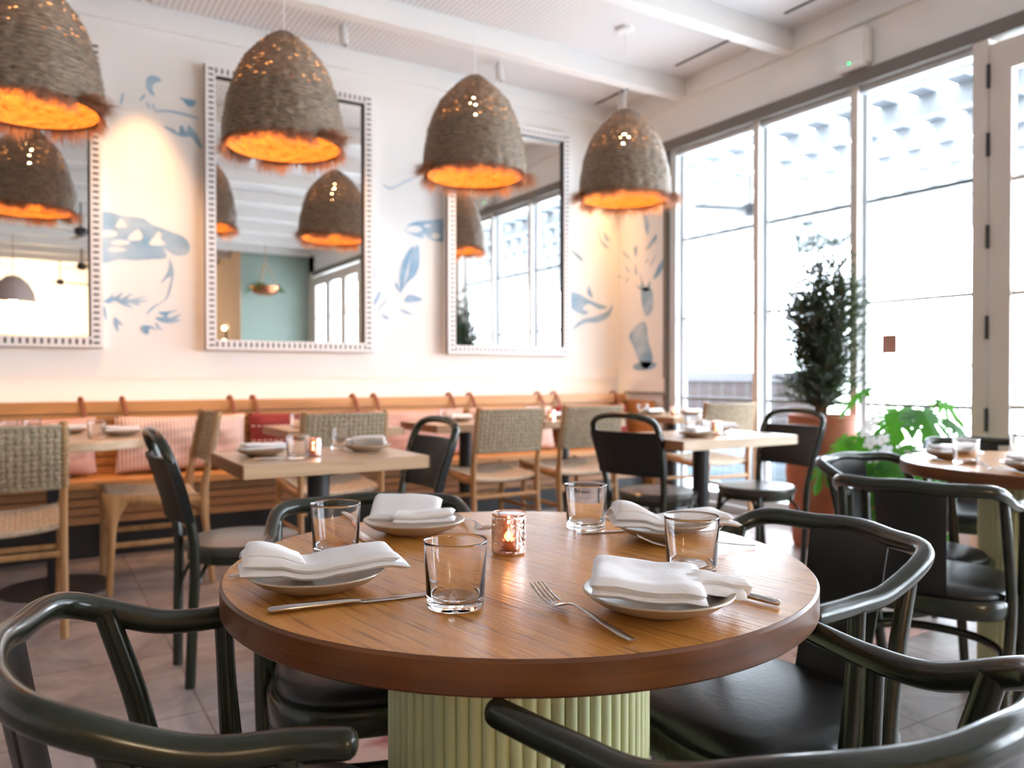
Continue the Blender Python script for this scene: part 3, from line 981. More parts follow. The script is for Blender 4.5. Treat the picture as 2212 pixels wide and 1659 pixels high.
def make_armchair(ext=0.03):
    RAIL_ = [(RAIL[0][0], RAIL[0][1] + ext, RAIL[0][2])] + RAIL[1:]
    t = thing('armchair', 'x', 'chair', (0, 0, 0), 0, 'dark green bentwood armchairs')
    half = RAIL_ + [(0, -.153, .753)]
    pts = [(a, b, c) for a, b, c in half] + [(-a, b, c) for a, b, c in RAIL_[::-1]]
    path = spline(pts, 8)
    m = len(path)
    d0, d1 = (path[0] - path[1]).normalized(), (path[-1] - path[-2]).normalized()
    cap = [(.0140, .25), (.0132, .55), (.0102, .85), (.0050, 1.0)]
    rr = [.0145 + .0018 * sin(pi * i / (m - 1)) for i in range(m)]
    path = [path[0] + d0 * (.014 * q) for _, q in cap[::-1]] + path + [path[-1] + d1 * (.014 * q) for _, q in cap]
    rr = [r for r, _ in cap[::-1]] + rr + [r for r, _ in cap]
    MB().sweep(path, rr, [r * 1.12 for r in rr], 16).build('arm_rail', M_GREEN, t, smooth=60)

    def sq(rx, ry, a, p=3.2):
        c, s = cos(a), sin(a)
        return (rx * math.copysign(abs(c) ** (2 / p), c), ry * math.copysign(abs(s) ** (2 / p), s))
    cy = .118

    def ring(prof, nm, mt, n=64):
        mb = MB()
        vs, fs = [], []
        for (k, z) in prof:
            for i in range(n):
                x, y = sq(k, k * .97, 2 * pi * i / n)
                vs.append((x, y + cy, z))
        for j in range(len(prof) - 1):
            for i in range(n):
                l = (i + 1) % n
                fs.append((j * n + i, j * n + l, (j + 1) * n + l, (j + 1) * n + i))
        fs.append(tuple(range(n - 1, -1, -1)))
        fs.append(tuple((len(prof) - 1) * n + i for i in range(n)))
        mb.add(vs, fs)
        return mb.build(nm, mt, t, smooth=50)
    ring([(.205, .395), (.218, .395), (.223, .400), (.223, .440), (.218, .447), (.205, .447)], 'seat_frame', M_GREEN)
    ring([(.20, .44), (.207, .447), (.207, .456), (.198, .468), (.17, .477), (.12, .483), (.06, .486), (.01, .487)], 'seat_cushion', M_LEATHER)
    for s in (-1, 1):
        # front leg runs up to the arm
        p = spline([(s * .205, .185, 0), (s * .222, .155, .25), (s * .230, .130, .42), (s * .233, .118, .56), (s * .234, .112, .685)], 4)
        MB().sweep(p, [.0135 + .004 * sin(pi * min(1, i / (len(p) - 1) * 1.2)) for i in range(len(p))], None, 14, up=(0, 1, 0)).build('leg', M_GREEN, t, smooth=60)
        # rear leg leans back and carries the rail too
        p = spline([(s * .196, -.085, 0), (s * .212, -.015, .25), (s * .217, .022, .42), (s * .213, -.002, .58), (s * .207, -.045, .728)], 5)
        MB().sweep(p, [.0125 + .0015 * sin(pi * i / (len(p) - 1)) for i in range(len(p))], [.0150 + .002 * sin(pi * i / (len(p) - 1)) for i in range(len(p))], 14, up=(0, 1, 0)).build('leg', M_GREEN, t, smooth=60)
    # wide upholstered splat
    sp = MB()
    for sgn in (1,):
        def fn(u, v):
            z = .43 + v * (.748 - .43)
            y = -.075 - .072 * v ** .8 + .007 * (2 * u - 1) ** 2 * (1 + v)
            x = (2 * u - 1) * (.080 + .014 * v)
            return (x, y, z)
        nu, nv, th = 13, 13, .012
        P = [[Vector(fn(i / (nu - 1), j / (nv - 1))) for j in range(nv)] for i in range(nu)]
        vs = []
        for side in (-1, 1):
            for i in range(nu):
                for j in range(nv):
                    edge = min(i, nu - 1 - i)
                    k = .3 if edge == 0 else (.8 if edge == 1 else 1)
                    vs.append(P[i][j] + Vector((0, side * th / 2 * k, 0)))
        fs = []
        o2 = nu * nv
        for i in range(nu - 1):
            for j in range(nv - 1):
                a, b_, c, d_ = i * nv + j, (i + 1) * nv + j, (i + 1) * nv + j + 1, i * nv + j + 1
                fs += [(a, b_, c, d_), (o2 + d_, o2 + c, o2 + b_, o2 + a)]
        for i in range(nu - 1):
            for j in (0, nv - 1):
                a, b_ = i * nv + j, (i + 1) * nv + j
                fs.append((a, b_, o2 + b_, o2 + a))
        for j in range(nv - 1):
            for i in (0, nu - 1):
                a, b_ = i * nv + j, i * nv + j + 1
                fs.append((a, b_, o2 + b_, o2 + a))
        sp.add(vs, fs)
    sp.build('splat', M_LEATHER, t, smooth=60)
    hp = []
    for i in range(40):
        a = 2 * pi * i / 40
        x, y = sq(.190, .165, a, 2.4)
        hp.append((x, y + .045, .26 + .02 * sin(a)))
    MB().sweep(hp, .010, .013, 10, closed=True).build('stretcher', M_GREEN, t, smooth=60)
    return t


ARM = [
    (0.116, 0.998, -94.2, 'dark green armchair nearest the bottom left corner, left of the round table'),
    (0.650, 1.648, 163.7, 'dark green armchair on the far side of the nearest round table'),
    (1.236, 0.984, 83.9, 'dark green armchair right of the nearest round table, its black seat in view'),
    (0.678, 0.492, 0.9, 'dark green armchair closest to the camera in the bottom right corner'),
    (2.166, 1.300, -72.3, 'dark armchair with its wide back to us, at the right-edge round table'),
    (2.545, 1.678, 178.0, 'dark armchair at the far side of the right-edge table, beside the terracotta pot'),
    (3.62, 1.90, 128, 'dark armchair half hidden between the leafy plant and the door post'),
]
for i, (x, y, r, lab) in enumerate(ARM):
    if i < 2:
        a0 = make_armchair(-.018 if i == 0 else .045)
        a0.location = (x, y, 0)
        a0.rotation_euler = (0, 0, radians(r))
        a0['label'] = lab
    else:
        dup(a0, (x, y, 0), radians(r), lab)


# ------------------------------------------------------------------ bistro side chairs
def make_side_chair():
    t = thing('side_chair', 'x', 'chair', (0, 0, 0), 0, 'dark bentwood side chairs')
    half = [(.128, -.205, 0), (.150, -.200, .22), (.168, -.195, .46), (.183, -.225, .62), (.196, -.268, .76), (.180, -.293, .825), (.11, -.305, .853)]
    path = spline([tuple(p) for p in half] + [(0, -.308, .860)] + [(-a, b, c) for a, b, c in half[::-1]], 6)
    MB().sweep(path, .0155, .0175, 12, up=(0, 1, 0)).build('back_hoop', M_GREEN, t, smooth=60)

    def post(z):
        hh = half
        for (a, b) in zip(hh, hh[1:]):
            if a[2] <= z <= b[2]:
                k = (z - a[2]) / (b[2] - a[2])
                return a[0] + k * (b[0] - a[0]), a[1] + k * (b[1] - a[1])
        return hh[-1][0], hh[-1][1]
    n = MB()
    nu, nv = 21, 9
    for side in (-1, 1):
        def fn(u, v, side=side):
            z = .565 + v * .215
            x, y = post(z)
            q = 2 * u - 1
            w = x + .017
            return (q * w, y - .038 * (1 - q * q) + side * .009 * (1 if abs(q) < .97 else 1.6), z)
        n.grid(nu, nv, fn)
    # close the sheet edges
    o2 = nu * nv
    fs = []
    for i in range(nu - 1):
        for j in (0, nv - 1):
            a, b_ = i * nv + j, (i + 1) * nv + j
            fs.append((a, b_, o2 + b_, o2 + a))
    for j in range(nv - 1):
        for i in (0, nu - 1):
            a, b_ = i * nv + j, i * nv + j + 1
            fs.append((a, b_, o2 + b_, o2 + a))
    n.add([], [])
    n.f += fs
    n.build('back_panel', M_PANEL, t, smooth=50)
    rv = MB()
    for s in (-1, 1):
        for k in range(5):
            z = .60 + k * .038
            x, y = post(z)
            rv.lathe([(0, 0), (.0035, 0), (.003, .002), (0, .0025)], 8).xform(Matrix.Identity(4))
            b = len(rv.v) - 8 * 4
            for i in range(b, len(rv.v)):
                p = rv.v[i]
                rv.v[i] = (s * (x - .012) + p[0], y + .012 + p[2] + .004, z + p[1])
    rv.build('rivets', M_STEEL, t)
    MB().lathe([(0, .432), (.185, .432), (.198, .436), (.202, .446), (.200, .462), (.192, .468), (.165, .464), (.08, .460), (0, .459)], 56).build('seat', M_SEATWOOD, t)
    MB().lathe([(.176, .405), (.190, .405), (.190, .433), (.176, .433), (.176, .405)], 48).build('seat_ring', M_GREEN, t)
    for s in (-1, 1):
        p = spline([(s * .135, .125, .43), (s * .150, .150, .22), (s * .172, .185, 0)], 4)
        MB().sweep(p, .0135, None, 12, up=(0, 1, 0)).build('leg', M_GREEN, t, smooth=60)
    for sx, sy in ((1, 1), (-1, 1), (1, -1), (-1, -1)):
        ly = .155 if sy > 0 else -.200
        lx = .150 if sy > 0 else .148
        p = spline([(sx * lx, ly, .21), (sx * (lx - .01), ly * .95, .30), (sx * (lx - .045), ly * .80, .375), (sx * (lx - .10), ly * .62, .408)], 5)
        MB().sweep(p, .0075, None, 8, up=(0, 1, 0)).build('brace', M_GREEN, t, smooth=60)
    return t


SIDE = [
    (.660, 2.945, -90, 'dark bistro side chair in profile, at the left end of the candlelit square table'),
    (1.235, 3.13, 90, 'dark bistro side chair half hidden at the right end of the candlelit square table'),
    (2.735, 3.035, -77, 'black bistro side chair with its back to us, left of the pale square table'),
    (3.31, 2.90, 88, 'black bistro side chair right of the pale square table, before the terracotta pot'),
]
s0 = make_side_chair()
for i, (x, y, r, lab) in enumerate(SIDE):
    if i == 0:
        s0.location = (x, y, 0)
        s0.rotation_euler = (0, 0, radians(r))
        s0['label'] = lab
    else:
        dup(s0, (x, y, 0), radians(r), lab)


# ------------------------------------------------------------------ woven chairs
def weave(mb, fn, nrm, nU, nV, cw=.46, amp=.0035, th=.003):
    """cords crossing over and under on the patch fn(u,v); nrm = normal"""
    nrm = Vector(nrm)
    W = (Vector(fn(1, .5)) - Vector(fn(0, .5))).length / nU
    H = (Vector(fn(.5, 1)) - Vector(fn(.5, 0))).length / nV
    for i in range(nU):
        u = (i + .5) / nU
        pts = []
        for j in range(nV * 2 + 1):
            v = j / (nV * 2)
            s = (-1) ** i * sin(pi * (v * nV))
            pts.append(Vector(fn(u, v)) + nrm * (amp * s))
        mb.sweep(pts, W * cw, th, 6, up=nrm)
    for j in range(nV):
        v = (j + .5) / nV
        pts = []
        for i in range(nU * 2 + 1):
            u = i / (nU * 2)
            s = -(-1) ** j * sin(pi * (u * nU))
            pts.append(Vector(fn(u, v)) + nrm * (amp * s))
        mb.sweep(pts, H * cw, th, 6, up=nrm)
    return mb


def make_woven_chair():
    t = thing('woven_chair', 'x', 'chair', (0, 0, 0), 0, 'teak chairs with woven rope backs')
    ZPOST = [(-.235, 0), (-.212, .20), (-.192, .43), (-.215, .62), (-.250, .80), (-.262, .868)]

    def py(z):
        for a, b in zip(ZPOST, ZPOST[1:]):
            if a[1] <= z <= b[1]: return a[0] + (b[0] - a[0]) * (z - a[1]) / (b[1] - a[1])
        return ZPOST[-1][0]
    for s in (-1, 1):
        path = spline([(s * .222, y, z) for y, z in ZPOST], 4)
        ry = [.016 + .010 * max(0, 1 - abs(p.z - .42) / .16) for p in path]
        MB().sweep(path, .0155, ry, 10, up=(0, 1, 0)).build('back_post', M_TEAK, t, smooth=60)
        path = spline([(s * .214, .235, 0), (s * .218, .228, .22), (s * .222, .218, .38), (s * .224, .205, .455), (s * .224, .20, .475)], 4)
        ry = [.014 + .006 * (p.z / .3 if p.z < .3 else 1) + .05 * max(0, (p.z - .30) / .17) ** 2 for p in path]
        MB().sweep(path, .0145, ry, 10, up=(0, 1, 0)).build('leg', M_TEAK, t, smooth=60)
        path = spline([(s * .223, .235, .462), (s * .223, .10, .450), (s * .223, -.06, .432), (s * .222, -.19, .430)], 4)
        MB().sweep(path, .013, .022, 10, up=(0, 0, 1)).build('side_rail', M_TEAK, t, smooth=60)
        MB().sweep([(s * .217, .225, .235), (s * .219, -.205, .235)], .009, .014, 8).build('stretcher', M_TEAK, t, smooth=60)
    MB().sweep([(-.21, -.205, .335), (.21, -.205, .335)], .009, .013, 8).build('stretcher', M_TEAK, t, smooth=60)
    MB().sweep([(-.21, .228, .285), (.21, .228, .285)], .009, .013, 8).build('stretcher', M_TEAK, t, smooth=60)
    sw = MB()

    def seat(u, v):
        x = (u - .5) * .425
        y = -.185 + v * .405
        sag = .032 * (1 - (2 * u - 1) ** 2) * (.6 + .4 * sin(pi * v))
        return (x, y, .442 + .026 * v - sag + .012)
    weave(sw, seat, (0, 0, 1), 21, 19, .47)
    for yy, v in ((-.187, 0), (.222, 1)):
        pp = [Vector(seat(u / 10, v)) + Vector((0, 0, -.010)) for u in range(11)]
        sw.sweep(pp, .014, .013, 10)
    sw.build('woven_seat', M_SEATCORD, t, smooth=60)
    bw = MB()

    def back(u, v):
        z = .605 + v * .245
        q = 2 * u - 1
        return (q * .212, py(z) - .016 - .022 * (1 - q * q), z)
    weave(bw, back, (0, -1, -.12), 16, 11, .43, .0055, .0040)
    for v in (0, 1):
        pp = [Vector(back(u / 10, v)) for u in range(11)]
        bw.sweep(pp, .010, .009, 10)
    # cord wrapped round the posts
    for s in (-1, 1):
        for k in range(15):
            z = .612 + k * .0163
            ring_ = []
            for i in range(10):
                a = 2 * pi * i / 10
                ring_.append((s * .222 + .0185 * cos(a), py(z) + .0195 * sin(a), z + .003 * sin(a)))
            bw.sweep(ring_, .0055, .003, 6, closed=True)
    bw.build('woven_back', M_CORD, t, smooth=60)
    return t


WOV = [
    (-.108, 3.850, 0, 'woven rope chair with its back to us, cut off by the left picture edge'),
    (.555, 4.420, 90, 'woven rope chair seen in profile beside the pale round cafe table'),
    (1.415, 4.24, 0, 'woven rope chair with its back to us, behind the candlelit square table'),
    (2.435, 4.24, 0, 'woven rope chair in the middle of the picture, back to us'),
    (3.045, 4.24, 0, 'woven rope chair just left of the black side chair, red cushion above its back'),
    (4.215, 4.17, -4, 'woven rope chair in front of the leftmost window, lit white by daylight'),
]
w0 = make_woven_chair()
for i, (x, y, r, lab) in enumerate(WOV):
    if i == 0:
        w0.location = (x, y, 0)
        w0.rotation_euler = (0, 0, radians(r))
        w0['label'] = lab
    else:
        dup(w0, (x, y, 0), radians(r), lab)

# ------------------------------------------------------------------ tableware
from mathutils import noise as mn


def make_tumbler():
    mb = MB().lathe([(0, 0), (.0355, 0), (.0372, .002), (.0376, .006), (.0415, .083), (.0418, .0855), (.0412, .0865), (.0404, .0855), (.0398, .082), (.0358, .014), (.0335, .0105), (.02, .0095), (0, .0092)], 56)
    o = mb.build('tumbler', M_GLASS, smooth=60)
    return tag(o, 'x', 'glass', 'clear water tumblers')


def make_plate():
    mb = MB().lathe([(0, .000), (.050, .000), (.056, .003), (.080, .012), (.0945, .0225), (.0970, .0245), (.0962, .0265), (.0935, .0262), (.078, .0170), (.056, .0085), (.030, .0065), (0, .006)], 64)
    o = mb.build('plate', M_PLATE, smooth=70)
    return tag(o, 'x', 'plate', 'small stoneware plates')


def slab(mb, x0, x1, y0, y1, th, fn, nx=34, ny=22):
    """soft closed cloth layer; fn(x, y, side) -> (x, y, z)"""
    for side in (-1, 1):
        def g(u, v, side=side):
            x = x0 + (x1 - x0) * u
            y = y0 + (y1 - y0) * v
            du = min(u, 1 - u) * (x1 - x0) / (th * .8)
            dv = min(v, 1 - v) * (y1 - y0) / (th * .8)
            e = math.sqrt(max(0, 1 - max(0, 1 - du) ** 2)) * math.sqrt(max(0, 1 - max(0, 1 - dv) ** 2))
            X, Y, Z = fn(x, y)
            return (X, Y, Z + side * th / 2 * e)
        mb.grid(nx, ny, g)


def make_napkin(kind, seed):
    """folded linen napkin resting on a plate; local z=0 is the table"""
    mb = MB()
    o = seed * 7.3

    def wr(x, y, a=.0035, f=26):
        return a * mn.noise(Vector((x * f + o, y * f, seed))) + a * .5 * mn.noise(Vector((x * f * 2.3, y * f * 2.3 + o, 1)))

    def ss(a, b, x):
        t = min(1, max(0, (x - a) / (b - a)))
        return t * t * (3 - 2 * t)
    if kind == 'square':      # wide flat fold with a gathered end to the right
        def flat(z0):
            def f(x, y):
                return (x + .12 * y, y + .03 * x, z0 + wr(x, y, .0022, 18) + .010 * ss(.0, -.085, x) + .004 * ss(.02, .055, y) - .004 * ss(.02, .06, x))
            return f
        slab(mb, -.084, .058, -.062, .058, .010, flat(.0265))
        slab(mb, -.086, .056, -.064, .060, .017, flat(.0385))

        def gath(z0, sh, w):
            def f(x, y):
                g = ss(.01, .06, x)
                z = z0 + wr(x, y, .002) + .0055 * g * cos((y + sh) * 190) - .010 * ss(.05, .12, x)
                return (x, y * (1 - .25 * g) * w + .004 + .10 * x, z)
            return f
        slab(mb, -.005, .108, -.044, .030, .008, gath(.0290, 0, 1))
        slab(mb, .010, .116, -.040, .026, .009, gath(.0385, .006, .95))
    elif kind == 'wave':      # flat to the right, curled up lump at the left end
        def wv(z0, k):
            def f(x, y):
                l = ss(-.015, -.085, x)
                r = ss(.01, .09, x)
                z = z0 + wr(x, y, .002, 16) + .017 * l * (1 - (y / .05) ** 2) * k + .008 * r - .006 * sin(pi * min(1, max(0, (x + .05) / .07))) - .004 * ss(.09, .12, x)
                return (x - .10 * y, y * (1 - .30 * l) - .010 * l - .05 * x, z)
            return f
        slab(mb, -.108, .122, -.046, .044, .009, wv(.0270, .5))
        slab(mb, -.104, .108, -.044, .046, .013, wv(.0375, 1))
        slab(mb, -.098, -.020, -.034, .030, .012, wv(.0450, 1.1), 18, 14)
    elif kind == 'fold':      # thick tilted fold with a smaller roll in front
        def b1(x, y):
            return (x - .008, y + .1 * x, .030 + wr(x, y, .002, 16) + .030 * ss(-.01, .065, y) * (1 - .3 * ss(0, .07, x)))
        slab(mb, -.070, .062, -.022, .062, .017, b1)

        def b2(x, y):
            return (x + .020, y - .030 + .18 * x, .0285 + wr(x, y, .0015))
        slab(mb, -.046, .068, -.020, .022, .009, b2)

        def b3(x, y):
            return (x + .020, y - .029 + .18 * x, .0385 + wr(x, y, .002) + .003 * ss(-.01, .05, x))
        slab(mb, -.048, .066, -.020, .024, .013, b3)
    else:                     # simple soft fold
        def b1(x, y):
            return (x, y, .029 + wr(x, y, .002))
        slab(mb, -.085, .085, -.042, .042, .010, b1, 24, 14)

        def b2(x, y):
            return (x + .004, y * .95 + .002, .0405 + wr(x, y, .003) + .003 * sin(x * 28 + seed))
        slab(mb, -.084, .080, -.038, .038, .014, b2, 24, 14)
    ob = mb.build('napkin', M_NAPKIN, smooth=60, merge=.0001)
    return tag(ob, 'x', 'napkin', 'folded white napkins on plates')


def make_fork():
    t = thing('fork', 'x', 'fork', group='steel forks')
    body = spline([(0, 0, .0035), (.02, 0, .0045), (.06, 0, .0085), (.10, 0, .0130), (.122, 0, .0135), (.138, 0, .0090), (.150, 0, .0050), (.163, 0, .0055)], 4)
    n = len(body)
    rx = []
    for p in body:
        x = p.x
        if x < .02: rx.append(.0052 + .0010 * x / .02)
        elif x < .11: rx.append(.0062 - .0032 * (x - .02) / .09)
        elif x < .128: rx.append(.0030)
        elif x < .150: rx.append(.0030 + .0088 * ((x - .128) / .022) ** .8)
        else: rx.append(.0118)
    MB().sweep(body, rx, .0013, 12).build('handle', M_STEEL, t, smooth=60)
    tn = MB()
    for k in range(4):
        y = (-1.5 + k) * .0064
        p = spline([(.160, y, .0053), (.175, y, .0085), (.190, y * .98, .0140), (.206, y * .96, .0215)], 4)
        tn.sweep(p, [.0017 - .0009 * i / len(p) for i in range(len(p))], [.0012] * len(p), 8)
    tn.build('tines', M_STEEL, t, smooth=60)
    return t


def make_knife():
    t = thing('knife', 'x', 'knife', group='steel knives')
    p = [(0, 0, .005), (.004, 0, .005), (.03, 0, .0055), (.08, 0, .005), (.105, 0, .0045), (.118, 0, .0035)]
    MB().sweep(p, [.004, .0068, .0078, .0072, .0062, .0040], [.003, .0042, .0045, .0042, .0035, .0020], 12).build('handle', M_STEEL, t, smooth=60)
    p = [(.112, 0, .0030), (.125, 0, .0022), (.160, 0, .0018), (.200, 0, .0018), (.216, .0015, .0018), (.224, .003, .0018)]
    MB().sweep(p, [.0045, .0085, .0092, .0088, .0055, .0010], .0011, 8).build('blade', M_STEEL, t, smooth=60)
    return t


def make_candle():
    t = thing('candle_holder', 'x', 'candle', group='pink glass candle holders')
    # pressed starburst pattern
    def star(a, z):
        q = 0
        for k in range(5):
            for zc in (.022, .052):
                ac = 2 * pi * k / 5 + (0.6 if zc > .03 else 0)
                da = (a - ac + pi) % (2 * pi) - pi
                x, y = da * .028, z - zc
                r = math.hypot(x, y)
                if r < .017:
                    th = math.atan2(y, x)
                    q -= .05 * (1 - r / .017) ** .3 * max(0, abs(cos(th * 4)) ** 10) * min(1, r / .002)
        return 1 + q
    prof = [(0, 0), (.026, 0), (.0285, .002)] + [(.029, .004 + i * .058 / 30) for i in range(31)] + [(.0275, .064), (.0285, .068), (.028, .070), (.0265, .0695), (.0255, .066), (.0250, .010), (.022, .0065), (0, .006)]

    def rf(a, z):
        return star(a, z)
    mb = MB()
    mb.lathe(prof[:-6], 144, rfun=rf)
    mb.f.pop()
    b = len(mb.v) - 144
    mb2 = MB().lathe([prof[-7 + 0]] + prof[-6:], 144)
    # join outer and inner walls
    mb2.f.pop(0)
    mb.add(mb2.v, mb2.f)
    mb.build('jar', M_PINKGLASS, t, smooth=40, merge=.00005)
    cup = MB().lathe([(0, .0068), (.0185, .0068), (.0190, .0075), (.0190, .0225), (.0183, .0225), (.0183, .019), (0, .019)], 32).build('tealight_cup', M_COPPER, t)
    MB().lathe([(0, .0192), (.0180, .0192), (.0178, .021), (0, .0205)], 32).build('wax', M_WAX, cup)
    MB().lathe([(0, .0215), (.0020, .0235), (.0030, .0265), (.0025, .030), (.0010, .034), (0, .036)], 12).build('flame', M_FLAME, cup, smooth=70)
    return t


tum, pla, frk, knf, cnd = make_tumbler(), make_plate(), make_fork(), make_knife(), make_candle()
naps = {k: make_napkin(k, s) for k, s in (('square', 1), ('wave', 2), ('fold', 3), ('roll', 4))}
used = set()
EPS = 0.0004


def put(o, x, y, z, rz, lab):
    if o.name not in used:
        used.add(o.name)
        o.location = (x, y, z)
        o.rotation_euler = (0, 0, radians(rz))
        o['label'] = lab
        return o
    return dup(o, (x, y, z), radians(rz), lab)


Z = TZ + EPS
# glasses on the big round table
put(tum, .472, .911, Z, 0, 'large clear tumbler in the front middle of the nearest round table')
put(tum, .438, 1.283, Z, 0, 'clear tumbler behind the left napkin on the nearest round table')
put(tum, .936, 1.248, Z, 0, 'clear tumbler at the back of the nearest round table, right of the candle')
put(tum, .861, .880, Z, 0, 'clear tumbler at the right of the nearest round table, behind the front right plate')
put(cnd, .689, 1.135, Z, 20, 'lit pink glass candle holder with starburst pattern on the nearest round table')
lamp('candle_light', 'POINT', (.689, 1.135, Z + .045), .12, (1, .5, .18), shadow_soft_size=.004)
# four settings: plate, napkin, fork, knife
put(pla, .688, .763, Z, 0, 'stoneware plate front right on the nearest round table, beside the whole fork')
put(naps['square'], .686, .759, Z, -33, 'napkin with gathered right end on the front right plate of the nearest round table')
put(pla, .346, 1.096, Z, 0, 'stoneware plate at the left of the nearest round table')
put(naps['wave'], .350, 1.102, Z, -16, 'draped napkin with a twisted left end on the left plate of the nearest round table')
put(pla, .628, 1.384, Z, 0, 'stoneware plate at the back left of the nearest round table')
put(naps['fold'], .622, 1.388, Z, -33, 'napkin with a small roll, on the back left plate of the nearest round table')
put(pla, 1.007, 1.090, Z, 0, 'stoneware plate at the back right of the nearest round table, behind a tumbler')
n4 = make_napkin('wave', 9)
put(n4, 1.005, 1.092, Z, -30, 'crumpled napkin on the back right plate of the nearest round table')


def lay(o, hx, hy, tx, ty, lab, z=Z):
    put(o, hx, hy, z, math.degrees(math.atan2(ty - hy, tx - hx)), lab)


lay(frk, .575, .679, .581, .895, 'fork lying by itself in the front middle of the nearest round table')
lay(frk, .250, 1.208, .45, 1.226, 'fork with only its handle end showing left of the twisted napkin')
lay(frk, .768, 1.470, .728, 1.264, 'fork beside the back left plate, its tines left of the candle holder')
lay(frk, 1.080, .950, .905, 1.050, 'fork behind the right tumbler of the nearest round table')
lay(knf, .253, 1.001, .491, .974, 'knife in front of the left plate, pointing at the large front tumbler')
lay(knf, .828, .686, .800, .900, 'knife whose handle sticks out right of the front right plate')
lay(knf, .545, 1.545, .518, 1.32, 'knife seen through the tumbler behind the left napkin')
lay(knf, 1.10, 1.150, .885, 1.206, 'knife under the back right plate, pointing at the back tumbler')


def setting(ctx, x, y, rz, fork=True, knife=True, glass_at=None, nap='roll'):
    put(pla, x, y, Z, 0, 'stoneware plate ' + ctx)
    put(naps[nap], x, y, Z, rz, 'folded napkin on the plate ' + ctx)
    c, s = cos(radians(rz)), sin(radians(rz))

    def L(a, b): return (x + c * a - s * b, y + s * a + c * b)
    if fork:
        h, t_ = L(-.118, -.10), L(-.112, .10)
        lay(frk, h[0], h[1], t_[0], t_[1], 'fork beside the plate ' + ctx)
    if knife:
        h, t_ = L(.115, -.11), L(.115, .11)
        lay(knf, h[0], h[1], t_[0], t_[1], 'knife beside the plate ' + ctx)
    if glass_at:
        put(tum, glass_at[0], glass_at[1], Z, 0, 'tumbler by the plate ' + ctx)


# square table left of centre
put(pla, .745, 3.02, Z, 0, 'stoneware plate at the left end of the candlelit square table')
put(naps['roll'], .748, 3.02, Z, 10, 'folded napkin at the left end of the candlelit square table')
lay(knf, .665, 2.835, .885, 2.86, 'knife in front of the plate at the left end of the candlelit square table')
put(tum, .830, 2.845, Z, 0, 'tumbler before the candle on the left candlelit square table')
put(cnd, .900, 2.885, Z, 0, 'small lit candle holder on the square table behind the left armchair')
put(pla, 1.150, 2.99, Z, 0, 'stoneware plate at the right end of the left candlelit square table')
put(naps['fold'], 1.150, 2.99, Z, 150, 'loosely folded napkin at the right end of the left candlelit square table')
lay(frk, 1.12, 2.80, .93, 2.855, 'fork in front of the plate at the right end of the left candlelit square table')
put(tum, 1.095, 3.145, Z, 0, 'tumbler standing before the woven back on the left candlelit square table')
lamp('candle_light', 'POINT', (.90, 2.885, Z + .045), .1, (1, .5, .18), shadow_soft_size=.004)
# pale square table on the right
setting('at the left end of the pale square table', 2.80, 2.83, 20, fork=False, glass_at=(2.93, 2.98))
setting('at the right end of the pale square table', 3.12, 3.02, -10, knife=False, nap='wave')
put(cnd, 2.985, 2.875, Z, 0, 'lit candle holder on the pale square table before the conifer')
put(tum, 3.03, 3.10, Z, 0, 'tumbler behind the candle on the pale square table before the conifer')
lamp('candle_light', 'POINT', (2.985, 2.875, Z + .045), .1, (1, .5, .18), shadow_soft_size=.004)
# bench tables
setting('on the right side of the pale round cafe table', .395, 4.42, 5, fork=False, glass_at=(.275, 4.30))
setting('on the far side of the pale round cafe table', .17, 4.72, 0, fork=False, knife=False)
put(tum, -.09, 4.47, Z, 0, 'tumbler farthest left on the pale round cafe table')
put(tum, .005, 4.52, Z, 0, 'second tumbler from the left on the pale round cafe table')
put(cnd, .02, 4.43, Z, 0, 'candle holder on the pale round cafe table')
put(tum, 1.30, 4.47, Z, 0, 'tumbler on the bench table in front of the red cushion')
setting('on the bench table in front of the red cushion', 1.55, 4.62, 0, fork=False, knife=False)
setting('on the bench table left of the middle woven chair', 2.42, 4.62, 0, knife=False, glass_at=(2.285, 4.55))
setting('on the bench table between the middle woven chairs', 3.13, 4.55, 0, fork=False, glass_at=(3.0, 4.62), knife=False)
put(cnd, 3.02, 4.42, Z, 0, 'candle holder on the bench table between the middle woven chairs')
setting('on the left half of the corner table', 4.11, 4.62, 8, fork=False, knife=False, glass_at=(3.99, 4.60))
setting('on the right half of the corner table', 4.33, 4.43, -8, fork=False, knife=False)
put(cnd, 4.20, 4.48, Z, 0, 'candle holder on the corner table')
# right-edge round table
setting('at the back of the right-edge round table', 2.86, 1.60, -20, knife=False)
setting('at the front of the right-edge round table', 2.70, 1.25, -20, knife=False)
put(tum, 2.715, 1.475, Z, 0, 'tumbler on the round table cut off by the right picture edge')
put(tum, 3.14, 1.50, Z, 0, 'tumbler at the very right edge of the picture')

